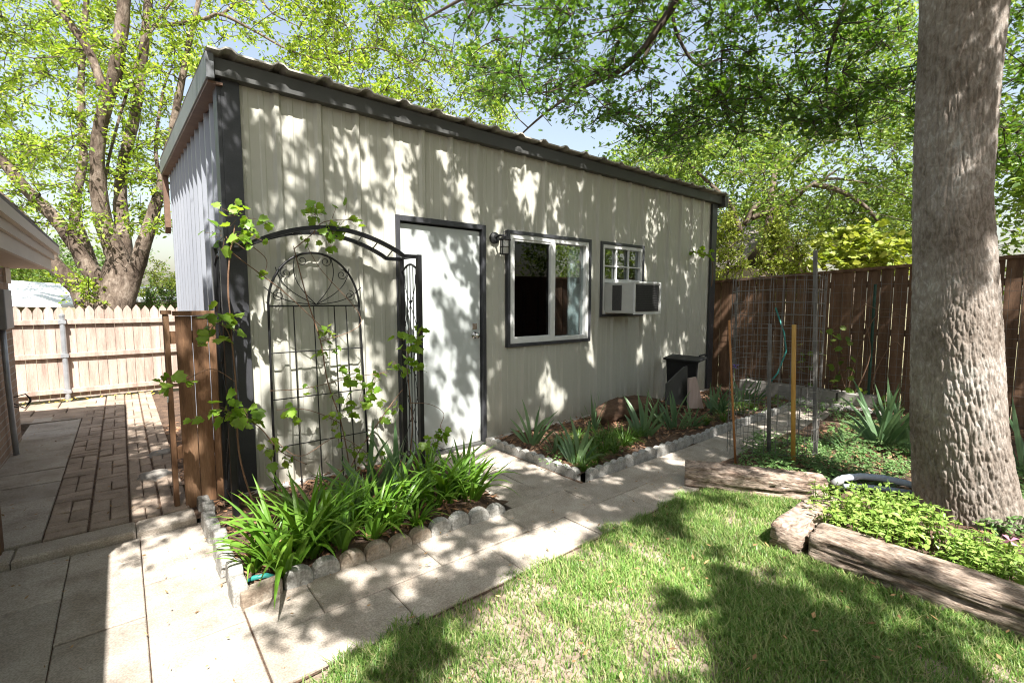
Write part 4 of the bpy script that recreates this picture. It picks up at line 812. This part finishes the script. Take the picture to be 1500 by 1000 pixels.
# the crown overhead, out of the picture: leaf density shaped to place the dapples
def blob(gx, gy, list_): return sum(w_*math.exp(-((gx-a)/sx_)**2-((gy-b_)/sy_)**2) for a, b_, sx_, sy_, w_ in list_)
def gxy(u, v): g = G(u, v); return g[0], g[1]
SUNNY = [(-.3, 1.6, .55, 1.9, -3), (.1, 3.0, .35, .8, -3), (*gxy(760, 920), .55, .32, -1.6), (*gxy(860, 930), .4, .35, -1.2), (*gxy(930, 790), .35, .25, -1.0), (*gxy(1090, 800), .25, .3, -1.1), (*gxy(1230, 800), .6, .45, -1.0), (*gxy(1300, 740), .7, .35, -1.1),
         (*gxy(420, 790), .4, .3, -.9), (*gxy(640, 720), .3, .25, -.4), (*gxy(440, 940), .3, .2, -.6), (*gxy(1420, 760), .5, .4, -.7), (1.0, 4.6, .7, .6, -.35), (1.0, 5.3, .8, .4, -.4), (2.3, 4.3, .6, .7, -.3), (5.3, 1.6, .8, .4, -.3), (3.85, -.25, .45, .7, -1.7), (3.5, -1.2, .3, .4, -.8), (4.3, 1.3, .5, .35, -.7)]
SHADY = [(*gxy(630, 940), .35, .25, 1.0), (*gxy(1080, 930), .6, .28, .75), (*gxy(1330, 960), .6, .3, .75), (*gxy(960, 740), .25, .2, .8), (7.1, 2, .65, 3.2, 1.9), (4.6, 3.4, 1.6, .8, .25), (5.4, 4.8, 1.5, .8, -.2), (4.4, 2.2, .7, .5, .7), (*gxy(560, 870), .35, .25, .3), (3.4, 5.2, .6, .5, -.1)]
oc = []; tries = 0
while len(oc) < 2050 and tries < 160000:
    tries += 1; gx, gy = rng.uniform(-1.2, 9.0), rng.uniform(-1.6, 6.0); z = rng.uniform(4.2, 6.2)
    den = (.58 if gy < 1.75 else .92 if gy < 2.9 else .95)+blob(gx, gy, SUNNY)+blob(gx, gy, SHADY)
    den = max(den, 0)*(0 if gx > 7.9 else 1)*min(1.9, max(.12, .95+3.6*mnoise.noise(Vector((gx*2.1, gy*1.7, 4.2)))+1.2*mnoise.noise(Vector((gx*5, gy*5, 9)))))
    if rng.random()*2.4 > den: continue
    p = np.array([gx+z*SX, gy+z*SY, z]); u, v, dd = project(p)
    if dd > 0 and v > -130 and -80 < u < 1580: continue
    oc.append(p)
for k in range(520):  # unseen clusters behind the camera, added to block sky light
    z = rng.uniform(4.6, 8.0); gx, gy = rng.uniform(-4, 10), rng.uniform(-7, -1.9); oc.append(np.array([gx+z*SX, gy+z*SY, z])); u, v, dd = project(oc[-1])
    if dd > 0 and v > -130 and -80 < u < 1580: oc.pop()
oc = np.array(oc); attach(T, nodes, nrad, oc, maxr=.02)
spray(L, None, oc, rng.uniform(.10, .20, len(oc)), 58, .085, LOBED, .6, .9, 4)
T.build('branches', C['twig'], oak, smooth=True); L.build('crown', C['oak'], oak)
# ------------------------------------------------------------------ many stemmed tree behind the picket fence
pt = thing('pecan_tree', (.05, 10.3, 0), 'many stemmed tree with rough bark and fresh light green leaves behind the picket fence', 'tree')
W = MB(); nodes = []; nrad = []
def L2(pts, rad, seed, n=16):
    P, r = limb(W, [DP(*q) for q in pts], [q*.55 for q in rad], n, 7, .05, seed, .045); nodes.append(P); nrad.append(r)
L2([(168, 530, 8.0), (168, 460, 8.0), (172, 410, 8.0), (168, 370, 8.0), (152, 320, 7.9), (142, 250, 7.8), (148, 180, 7.7), (168, 110, 7.6), (178, 40, 7.5), (185, -60, 7.4)], [.62, .50, .38, .27, .22, .18, .17, .165, .16, .15], 1, 26)
L2([(150, 480, 8.05), (128, 445, 8.0), (100, 410, 7.9), (72, 375, 7.8), (40, 330, 7.7), (-30, 260, 7.6)], [.38, .28, .22, .20, .17, .13], 2, 18)
L2([(160, 450, 8.0), (142, 412, 7.95), (112, 362, 7.8), (78, 318, 7.7), (40, 278, 7.6), (0, 235, 7.5), (-60, 190, 7.4)], [.32, .24, .19, .17, .15, .13, .1], 3, 18)
L2([(152, 430, 8.2), (128, 372, 8.4), (112, 330, 8.5), (113, 285, 8.6), (122, 225, 8.7), (118, 150, 8.8), (122, 60, 8.9), (130, -40, 9)], [.22, .19, .17, .13, .12, .1, .09, .07], 4)
L2([(150, 130, 7.65), (130, 75, 7.6), (105, 38, 7.5), (75, -5, 7.4), (40, -60, 7.3)], [.12, .105, .1, .09, .08], 5)
L2([(170, 500, 8.02), (178, 430, 8.08), (180, 350, 8.2), (176, 290, 8.3), (182, 230, 8.4), (200, 165, 8.5), (208, 90, 8.6), (215, 30, 8.6), (220, -50, 8.7)], [.2, .25, .22, .17, .15, .14, .13, .12, .1], 6)
L2([(168, 520, 8.0), (184, 440, 7.97), (205, 375, 7.9), (222, 320, 7.9), (240, 260, 7.9), (254, 180, 8), (268, 110, 8), (278, 60, 8.1), (296, -20, 8.2)], [.22, .25, .21, .17, .125, .11, .09, .075, .06], 7)
L2([(225, 38, 8.6), (262, 35, 8.4), (300, 28, 8.2), (325, 22, 8.1), (372, 45, 8), (420, 72, 8), (470, 88, 8), (520, 100, 8)], [.07, .065, .06, .05, .04, .03, .022, .012], 8, 8)
L2([(325, 22, 8.1), (345, 5, 8.1), (372, -10, 8), (400, 20, 7.9), (440, 40, 7.9)], [.045, .04, .03, .022, .012], 9, 8)
L2([(150, 320, 7.9), (160, 230, 8.0), (205, 80, 8.1), (260, -10, 8.2)], [.05, .04, .035, .03], 10, 8)
L2([(236, 270, 7.9), (228, 215, 8.3), (240, 130, 8.5), (252, 100, 8.6)], [.06, .05, .04, .02], 11, 8)
L2([(470, 88, 8), (540, 70, 7.6), (600, 90, 7.4), (650, 130, 7.3)], [.02, .018, .013, .008], 12, 6)
nodes = np.concatenate(nodes); nrad = np.concatenate(nrad); W.build('trunk', C['bark2'], pt, smooth=True)
T = MB(); L = MB(); cs = []
while len(cs) < 620:
    u, v = rng.uniform(-120, 735), rng.uniform(-60, 330); lim = 330 if u < 250 else 70+.30*(u-300)+45
    if v > lim or (u > 620 and v < 70): continue
    if 225 < u < 300 and v > 230: continue
    den = .9 if v > 60 or u > 330 else .7
    if u < 190 and v > 250: den = .45
    if 60 < u < 130 and 120 < v < 160 or 40 < u < 75 and 110 < v < 200: den *= .2
    if 290 < u < 430 and v < 110: den *= .55
    if rng.random() > den: continue
    cs.append(DP(u, v, rng.uniform(7.2, 10.5)))
cs += [DP(u, v, 7.6) for u, v in ((120, 420), (130, 430), (108, 415), (140, 320), (240, 320), (155, 350), (60, 285), (30, 280), (95, 330), (52, 300))]
for k in range(30):  # extra clusters added to shade the upper part of the shed's left wall
    z = rng.uniform(4.3, 5.6); cs.append(np.array([rng.uniform(-.1, .5)+z*SX, rng.uniform(3.3, 6.6)+z*SY, z]))
cs = np.array(cs); attach(T, nodes, nrad, cs, maxr=.025)
spray(L, T, cs, rng.uniform(.22, .38, len(cs)), 80, .082, KITE, .8, .2, 5)
T.build('branches', C['twig'], pt, smooth=True); L.build('crown', C['elm'], pt)
# ------------------------------------------------------------------ trees and shrubs beyond the fences
def bush(name, lab, cat, base, centers, rads, nleaf, size, tmpl, leaf, trunk_r=.08, flat=.8, group=None, up=.3, twigs=4):
    t = thing(name, base, lab, cat, group); T = MB(); L = MB(); base = np.array(base, float); top = centers.mean(0)
    P, r = limb(T, [base-(0, 0, .1), base*.6+top*.4, base*.2+top*.8, top+(0, 0, .2)], [trunk_r, trunk_r*.8, trunk_r*.5, trunk_r*.2], 9, 6, .1, 3)
    attach(T, P, r, centers, maxr=trunk_r*.4); spray(L, T, centers, rads, nleaf, size, tmpl, flat, up, twigs)
    T.build('trunk', C['bark2'], t, smooth=True); L.build('crown', leaf, t); return t
def cloud(c, r, n, hollow=.35):
    o = []
    while len(o) < n:
        d = rng.uniform(-1, 1, 3); q = np.linalg.norm(d)
        if q > 1 or q < hollow: continue
        if mnoise.noise(Vector(d*1.7+np.array(c)*.37)) < -.18: continue
        o.append(np.array(c)+d*np.array(r))
    return np.array(o)
bush('shade_tree', 'airy light green tree with bare spreading limbs beyond the board fence', 'tree', (10.4, 4.6, 0), np.concatenate([cloud(DP(1130, 225, 10.5), (3.0, 3.0, 1.5), 115), cloud(DP(1250, 130, 11), (2.2, 2.2, 1.6), 80), cloud(DP(985, 245, 11.5), (1.2, 1.6, .8), 45)]), rng.uniform(.4, .65, 240), 88, .11, KITE, C['bgleaf'], .12)
T_ = bpy.data.objects['shade_tree']; b = MB()
for k, pts in enumerate([[(1090, 330, 10.5), (1110, 300, 10.4), (1150, 285, 10.3), (1200, 265, 10.2), (1232, 245, 10)], [(1100, 320, 10.5), (1150, 300, 10.2), (1190, 270, 10), (1225, 262, 9.9), (1280, 270, 9.8)], [(1085, 340, 10.5), (1070, 300, 10.5), (1040, 270, 10.6), (1010, 240, 10.8)], [(1190, 270, 10), (1230, 280, 9.9), (1265, 300, 9.8), (1290, 330, 9.7)]]):
    limb(b, [DP(*q) for q in pts], [.06, .048, .038, .028, .014][:len(pts)], 8, 6, .06, k)
b.build('limbs', C['bark2'], T_, smooth=True)
bush('leafy_tree', 'tall bright green tree right of the oak trunk beyond the board fence', 'tree', (10.6, .2, 0), np.concatenate([cloud((10.6, .3, 3.7), (1.9, 2.2, 2.6), 150, .1), cloud((10.2, -2.2, 3.2), (1.6, 1.8, 2.2), 80, .1)]), rng.uniform(.35, .55, 230), 95, .11, KITE, C['bgleaf'], .16)
bush('hedge_tree', 'rounded light green tree filling the gap above the board fence left of the oak', 'tree', (11.5, 3.2, 0), np.concatenate([cloud(DP(1290, 305, 11.5), (1.7, 1.7, .95), 90, .1), cloud(DP(1190, 330, 12), (1.5, 1.5, .7), 45, .1)]), rng.uniform(.35, .5, 135), 95, .10, KITE, C['bgleaf'], .12)
bush('dark_tree', 'taller darker green tree standing behind the airy tree beyond the board fence', 'tree', (15, 9.5, 0), cloud((14.5, 9.0, 4.6), (3.2, 3.6, 2.2), 150), rng.uniform(.6, .9, 150), 90, .17, KITE, C['bgdark'], .2)
def spire(name, lab, u, v0, v1, dep, w, m, grp=None):
    c = []; base = DP(u, v0, dep); top = DP(u, v1, dep)
    for k in range(46):
        s = rng.uniform(0, 1); a = rng.uniform(0, 6.28); r = w*(1-s**2.2)*rng.uniform(.45, 1); c.append(base*(1-s)+top*s+np.array([r*math.cos(a), r*math.sin(a), 0]))
    return bush(name, lab, 'shrub', (base[0], base[1], 0), np.array(c), np.full(46, .17), 70, .065, KITE, m, .05, 1.3, grp, .1)
spire('golden_conifer', 'golden green upright shrub hard against the shed corner beyond the board fence', 1068, 430, 318, 8.9, .40, C['gold'])
spire('golden_conifer', 'tallest pointed golden shrub in the middle of three beyond the board fence', 1132, 430, 336, 8.9, .26, C['gold'])
spire('golden_conifer', 'smallest golden shrub right of the pointed one beyond the board fence', 1172, 430, 352, 8.8, .28, C['gold'])
bush('overhanging_shrub', 'broad leaved yellow green shrub spilling over the top of the board fence', 'shrub', (8.3, 2.4, 0), np.array([DP(u, v, d) for u, v, d in zip(rng.uniform(1200, 1345, 46), rng.uniform(345, 392, 46), rng.uniform(7.0, 8.2, 46))]), np.full(46, .24), 55, .10, BROAD, C['gold'], .05, .6, None, .6)
bush('hedge_bush', 'round bright yellow green bush between the picket fence tree and the shed', 'bush', (1.6, 13.2, 0), cloud(DP(228, 425, 11.0), (.75, .75, .55), 50, .2), np.full(50, .24), 80, .07, KITE, C['gold'], .07)
bush('small_shrub', 'dark green shrub below the bright bush behind the picket fence', 'bush', (1.1, 11.2, 0), cloud(DP(238, 442, 9.4), (.35, .35, .22), 18, .1), np.full(18, .16), 60, .06, KITE, C['bgdark'], .04)
bush('roadside_tree', 'soft green tree behind the pale metal roof at the far left', 'tree', (-5.5, 19, 0), np.concatenate([cloud(DP(30, 400, 15), (1.9, 1.9, 1.1), 80, .2), cloud(DP(-60, 380, 15), (1.8, 1.8, 1.3), 50, .2)]), rng.uniform(.35, .5, 130), 90, .12, KITE, C['bgleaf'], .15)
bush('yard_tree', 'green tree beyond the low houses between the tree limbs', 'tree', (2.0, 24, 0), cloud(DP(130, 400, 20), (3.5, 3.5, 1.0), 70, .2), rng.uniform(.5, .7, 70), 70, .16, KITE, C['bgdark'], .15)
# ------------------------------------------------------------------ vines
def vine(name, lab, groups, stems, base):
    t = thing(name, base, lab, 'vine'); T = MB(); L = MB()
    for pts, r in stems: limb(T, [WY(u, v, y) for u, v, y in pts], [r]+[r*.8]*(len(pts)-2)+[r*.45], 6, 5, .25, len(pts), 0)
    T2 = T
    for (u, v, y, n, s, sz) in groups:
        n = int(round(n*1.9)); sz *= .95
        c0 = WY(u, v, y); s_ = s*y/700
        for k in range(n):
            off = rng.standard_normal(3)*s_*np.array([.75, .5, .75]); c = c0+off; T2.tube([c0+off*.25, c-(0, 0, .012), c], .0014, 4, cap=False)
            td = np.array([[rng.uniform(-1, 1), -.5, -.55]]); scatter(L, c[None], sz, BROAD, .25, td, .35)
    T.build('stem', C['stem'], t, smooth=True); L.build('leaves', C['vine'], t)
vine('grapevine', 'grapevine with bright lobed leaves climbing the left post of the iron arch', [(318, 470, 3.3, 5, 20, .085), (305, 490, 3.3, 3, 12, .09), (345, 462, 3.3, 3, 12, .075), (255, 560, 3.3, 4, 12, .075), (240, 550, 3.3, 2, 6, .05), (340, 600, 3.25, 7, 18, .08), (365, 612, 3.2, 5, 14, .08), (310, 600, 3.3, 3, 12, .07), (350, 318, 3.3, 8, 14, .07), (330, 345, 3.3, 7, 14, .07), (365, 345, 3.3, 4, 10, .05), (352, 310, 3.3, 3, 8, .055), (395, 330, 3.3, 3, 9, .055), (383, 400, 3.45, 2, 5, .06), (400, 660, 3.15, 4, 12, .075), (420, 665, 3.15, 3, 8, .06)],
     [([(372, 740, 3.3), (350, 660, 3.3), (345, 560, 3.33), (338, 480, 3.33), (334, 400, 3.32), (345, 330, 3.3)], .007), ([(346, 560, 3.33), (310, 540, 3.3), (262, 560, 3.28), (240, 548, 3.28)], .003), ([(345, 600, 3.3), (380, 625, 3.2), (410, 660, 3.15), (450, 680, 3.2)], .004), ([(342, 520, 3.3), (330, 480, 3.3), (300, 470, 3.3)], .004), ([(340, 370, 3.32), (380, 400, 3.45), (430, 440, 3.5), (485, 492, 3.55)], .004), ([(365, 358, 3.34), (390, 380, 3.4), (388, 400, 3.45)], .003)], (.55, 3.3, 0))
vine('grapevine', 'sparse grapevine weaving across the round topped wire trellis', [(482, 480, 3.5, 3, 9, .06), (478, 498, 3.5, 2, 8, .06), (470, 515, 3.5, 3, 10, .06), (485, 512, 3.5, 2, 6, .05), (500, 545, 3.5, 4, 12, .075), (520, 552, 3.45, 3, 10, .07), (552, 548, 3.45, 3, 10, .075), (430, 605, 3.45, 4, 10, .065), (455, 570, 3.5, 2, 8, .06), (505, 590, 3.45, 5, 14, .075), (540, 575, 3.45, 4, 12, .07), (490, 612, 3.45, 4, 10, .06), (525, 590, 3.4, 3, 12, .075), (565, 600, 3.4, 4, 10, .06), (520, 655, 3.35, 4, 12, .065), (495, 640, 3.4, 2, 8, .05), (545, 668, 3.35, 3, 10, .06), (530, 665, 3.3, 2, 8, .07)],
     [([(508, 735, 3.3), (512, 690, 3.35), (500, 620, 3.45), (480, 560, 3.5), (470, 500, 3.52), (450, 440, 3.55), (430, 360, 3.45)], .006), ([(515, 740, 3.3), (516, 680, 3.35), (560, 610, 3.4), (590, 570, 3.4)], .005), ([(395, 572, 3.5), (450, 568, 3.48), (520, 552, 3.45), (570, 545, 3.4)], .0035), ([(500, 620, 3.45), (450, 600, 3.45), (405, 600, 3.45)], .003), ([(470, 500, 3.52), (530, 470, 3.5), (470, 395, 3.5), (440, 340, 3.4)], .003), ([(400, 640, 3.4), (440, 668, 3.35), (495, 640, 3.4), (545, 668, 3.35)], .003)], (1.15, 3.35, 0))
vine('grapevine', 'short grapevine shoots at the crown of the iron arch', [(465, 318, 3.35, 5, 12, .065), (485, 325, 3.35, 6, 14, .07), (505, 322, 3.35, 4, 12, .06), (478, 350, 3.4, 5, 12, .06), (455, 315, 3.35, 3, 8, .05), (490, 345, 3.4, 3, 10, .055), (450, 350, 3.4, 2, 6, .045), (465, 305, 3.35, 2, 6, .05)], [([(430, 365, 3.4), (455, 345, 3.36), (475, 325, 3.35), (520, 322, 3.35)], .0035), ([(460, 345, 3.36), (462, 320, 3.35), (460, 300, 3.35)], .0025)], (1.1, 3.36, 1.7))
vine('grapevine', 'grapevine on the right side panel of the iron arch before the door', [(612, 492, 3.3, 4, 8, .085), (595, 500, 3.35, 3, 12, .075), (598, 515, 3.35, 3, 10, .08), (615, 535, 3.3, 4, 10, .075), (592, 545, 3.4, 3, 10, .07), (580, 530, 3.4, 2, 6, .06), (640, 640, 3.1, 5, 12, .08), (650, 632, 3.1, 3, 8, .065), (628, 648, 3.1, 3, 10, .07), (575, 600, 3.4, 2, 8, .06)], [([(600, 690, 3.35), (604, 620, 3.35), (596, 540, 3.36), (600, 480, 3.36)], .005), ([(600, 590, 3.35), (630, 592, 3.25), (650, 605, 3.2), (645, 625, 3.15), (655, 632, 3.1)], .003), ([(605, 680, 3.3), (630, 650, 3.15), (660, 665, 3.1)], .003)], (1.8, 3.35, 0))
vine('climber', 'small dark leafed creeper sprig on the far corner of the shed', [(1025, 368, 3.6, 5, 10, .09), (1038, 372, 3.6, 4, 8, .085), (1015, 368, 3.6, 2, 5, .07)], [([(1042, 420, 3.68), (1042, 380, 3.62), (1010, 368, 3.6)], .006)], (6.95, 3.6, 1.5))
# climbers on the right fence
t = thing('fence_vine', (7.1, 2.2, 0), 'straggly brown stemmed vine with a few green leaves on the board fence', 'vine'); T = MB(); L = MB()
for pts in [[(1240, 600), (1250, 540), (1285, 460), (1340, 470)], [(1245, 590), (1275, 520), (1262, 450), (1290, 455)], [(1300, 600), (1278, 560), (1310, 500), (1335, 540)], [(1210, 590), (1225, 540), (1215, 490), (1240, 470)], [(1250, 600), (1235, 560), (1222, 500)]]:
    limb(T, [WX(u, v, 7.15) for u, v in pts], [.007, .006, .005, .003][:len(pts)], 5, 6, .3, len(pts), 0)
for u, v, k in [(1222, 490, 8), (1230, 520, 8), (1228, 545, 10), (1185, 535, 6), (1240, 575, 10), (1265, 585, 10), (1220, 600, 8), (1300, 590, 6), (1190, 515, 5), (1150, 580, 6), (1130, 575, 6), (1160, 570, 6)]:
    c = WX(u, v, 7.12)+rng.standard_normal((k, 3))*np.array([.05, .10, .08]); scatter(L, c, .085, BROAD, .2)
T.build('stem', C['stem'], t); L.build('leaves', C['bgleaf'], t)
# ------------------------------------------------------------------ ground cover, mint
def coverbed(M, T, pts, h0, h1, size, nl, tmpl=KITE):
    for p in pts:
        h = rng.uniform(h0, h1); tip = p+np.array([rng.normal(0, .03), rng.normal(0, .03), h])
        if T is not None: T.tube([p-(0, 0, .02), (p+tip)/2, tip], .0018, 3, cap=False)
        k = max(2, nl//4)
        for i in range(k):
            s = (i+.6)/k; c = p*(1-s)+tip*s; a0 = (i % 2)*1.571+rng.uniform(0, .5); m = 4 if i == k-1 else 2
            for q in range(m):
                a = a0+q*2*math.pi/m; d = np.array([[math.cos(a), math.sin(a), .55 if i == k-1 else .2]]); scatter(M, c[None]+rng.normal(0, .003, (1, 3)), size*(1-.35*s), tmpl, 1.2, d, .15)
def polypts(poly, n, z, jit=.015):
    g = [G(u, v, z) for u, v in poly]; P2 = [(q[0], q[1]) for q in g]; xs_ = [q[0] for q in P2]; ys_ = [q[1] for q in P2]; o = []
    while len(o) < n:
        x, y = rng.uniform(min(xs_), max(xs_)), rng.uniform(min(ys_), max(ys_))
        if inpoly(x, y, P2): o.append(np.array([x, y, z]))
    return o
T = MB(); L = MB(); coverbed(L, T, polypts([(1185, 738), (1200, 735), (1330, 755), (1400, 800), (1340, 815), (1260, 800), (1200, 775)], 150, .10), .10, .20, .062, 14)
coverbed(L, T, polypts([(1390, 790), (1500, 820), (1540, 880), (1440, 855), (1370, 825)], 120, .1), .06, .15, .05, 12)
mt = tag(L.build('mint_patch', C['mint']), 'fresh pale green mint growing along the back of the long timber', 'mint', kind='stuff')
tag(T.build('mint_stems', C['lily']), 'thin green stems of the mint along the long timber', 'stems', kind='stuff')
L = MB(); coverbed(L, None, polypts([(1085, 665), (1110, 640), (1210, 650), (1330, 690), (1330, 725), (1240, 722), (1190, 720), (1080, 690)], 900, .06), .03, .11, .04, 12)
coverbed(L, None, polypts([(1200, 650), (1230, 615), (1330, 630), (1340, 690)], 420, .07), .03, .11, .042, 10)
coverbed(L, None, polypts([(1130, 590), (1240, 590), (1340, 610), (1250, 625), (1140, 605)], 120, .07), .04, .14, .05, 8)
coverbed(L, None, polypts([(1340, 690), (1520, 690), (1520, 800), (1440, 780)], 320, .08), .04, .14, .05, 10)
coverbed(L, None, polypts([(770, 672), (830, 640), (930, 625), (930, 655), (850, 695)], 60, .05), .02, .08, .04, 8)
coverbed(L, None, polypts([(1030, 612), (1100, 590), (1150, 585), (1120, 605)], 70, .05), .03, .1, .045, 8)
tag(L.build('ground_cover', C['cover']), 'low green ground cover round the wire cage and tree trunk', 'ground cover', kind='stuff')
# ------------------------------------------------------------------ lawn
def lawn(n, seed):
    rg = np.random.default_rng(seed); X = rg.uniform(.3, 3.6, n); Y = rg.uniform(-1.2, 1.86, n)
    keep = (Y < 1.80+.03*np.sin(X*9)+.03*np.sin(X*23)) & ~((X > 2.83) & (Y < 1.0)) & ~((X > 3.2) & (Y > 1.0) & (X > 3.18+(1.94-Y)*.59)) & (X > .42+.05*np.sin(Y*11))
    nz = np.array([mnoise.fractal(Vector((x*2.1, y*2.1, 7.7)), 1, 2, 4)+.5*mnoise.noise(Vector((x*7, y*7, 1))) for x, y in zip(X, Y)])
    den = np.clip(.62+nz*.9+.28*(X-1.3)-.15*np.exp(-((X-1.35)/.5)**2-((Y-1.45)/.35)**2), .22, 1); keep &= rg.random(n) < den
    X, Y, nz = X[keep], Y[keep], nz[keep]; n = len(X); a = rg.uniform(0, 6.283, n); h = rg.uniform(.016, .046, n)*(.75+.5*np.clip(den[keep], 0, 1)); b = rg.uniform(.2, 1.3, n)*h; w_ = rg.uniform(.0016, .0030, n)
    d = np.stack([np.cos(a), np.sin(a), 0*a], 1); s = np.stack([-np.sin(a), np.cos(a), 0*a], 1); p = np.stack([X, Y, np.full(n, -.018)], 1)
    m1 = p+d*(b*.25)[:, None]+UPZ*(h*.55)[:, None]; tip = p+d*b[:, None]+UPZ*h[:, None]; sw = s*w_[:, None]
    V = np.stack([p-sw, p+sw, m1+sw*.8, m1-sw*.8, tip], 1).reshape(-1, 3); k = np.arange(n)[:, None]*5
    M = MB(); M.v = [V]; M.n = len(V); M.f = [k+np.array([[0, 1, 2, 3]]), k+np.array([[3, 2, 4]])]; return M
tag(lawn(330000, 5).build('lawn_grass', C['grass']), 'short patchy lawn grass with bare spots', 'grass', kind='stuff')
# ------------------------------------------------------------------ light, sky, camera
w = bpy.data.worlds.new('World'); S.world = w; w.use_nodes = True; nt = w.node_tree; nt.nodes.clear()
sk = nt.nodes.new('ShaderNodeTexSky'); sk.sky_type = 'NISHITA'; sk.sun_disc = False; sk.sun_elevation = SUN_EL; sk.sun_rotation = math.atan2(SUN_H[0], SUN_H[1]) % (2*math.pi)
sk.air_density = 1.5; sk.dust_density = 3.0; sk.ozone_density = 1.0
bg = nt.nodes.new('ShaderNodeBackground'); bg.inputs[1].default_value = .05; ow = nt.nodes.new('ShaderNodeOutputWorld')
sky_adj = nt.nodes.new('ShaderNodeHueSaturation'); sky_adj.inputs['Saturation'].default_value = .72; sky_adj.inputs['Value'].default_value = 1.55   # sky colour paled and brightened to look overexposed
nt.links.new(sk.outputs[0], sky_adj.inputs['Color']); nt.links.new(sky_adj.outputs[0], bg.inputs[0]); nt.links.new(bg.outputs[0], ow.inputs[0])
ld = bpy.data.lights.new('sun', 'SUN'); ld.energy = 5.0; ld.angle = R(.5); ld.color = (1, .97, .925); lo = bpy.data.objects.new('sun', ld); COL.objects.link(lo)
lo.rotation_euler = Vector(-SUND).to_track_quat('-Z', 'Y').to_euler(); lo.location = (0, 0, 20)
cd = bpy.data.cameras.new('camera'); cd.sensor_width = 36; cd.lens = 36*FPX/1500; cd.clip_end = 1000; cd.clip_start = .02
co = bpy.data.objects.new('camera', cd); COL.objects.link(co); co.location = tuple(CAM)
co.rotation_euler = Vector(FWD).to_track_quat('-Z', 'Y').to_euler(); S.camera = co
S.view_settings.view_transform = 'Standard'; S.view_settings.look = 'None'; S.view_settings.exposure = 1.68; S.view_settings.gamma = 1
S.cycles.max_bounces = 8; S.cycles.transparent_max_bounces = 16; S.cycles.diffuse_bounces = 4; S.cycles.sample_clamp_indirect = 8
S.cycles.use_denoising = True; S.cycles.use_adaptive_sampling = False; S.cycles.filter_width = 1.1
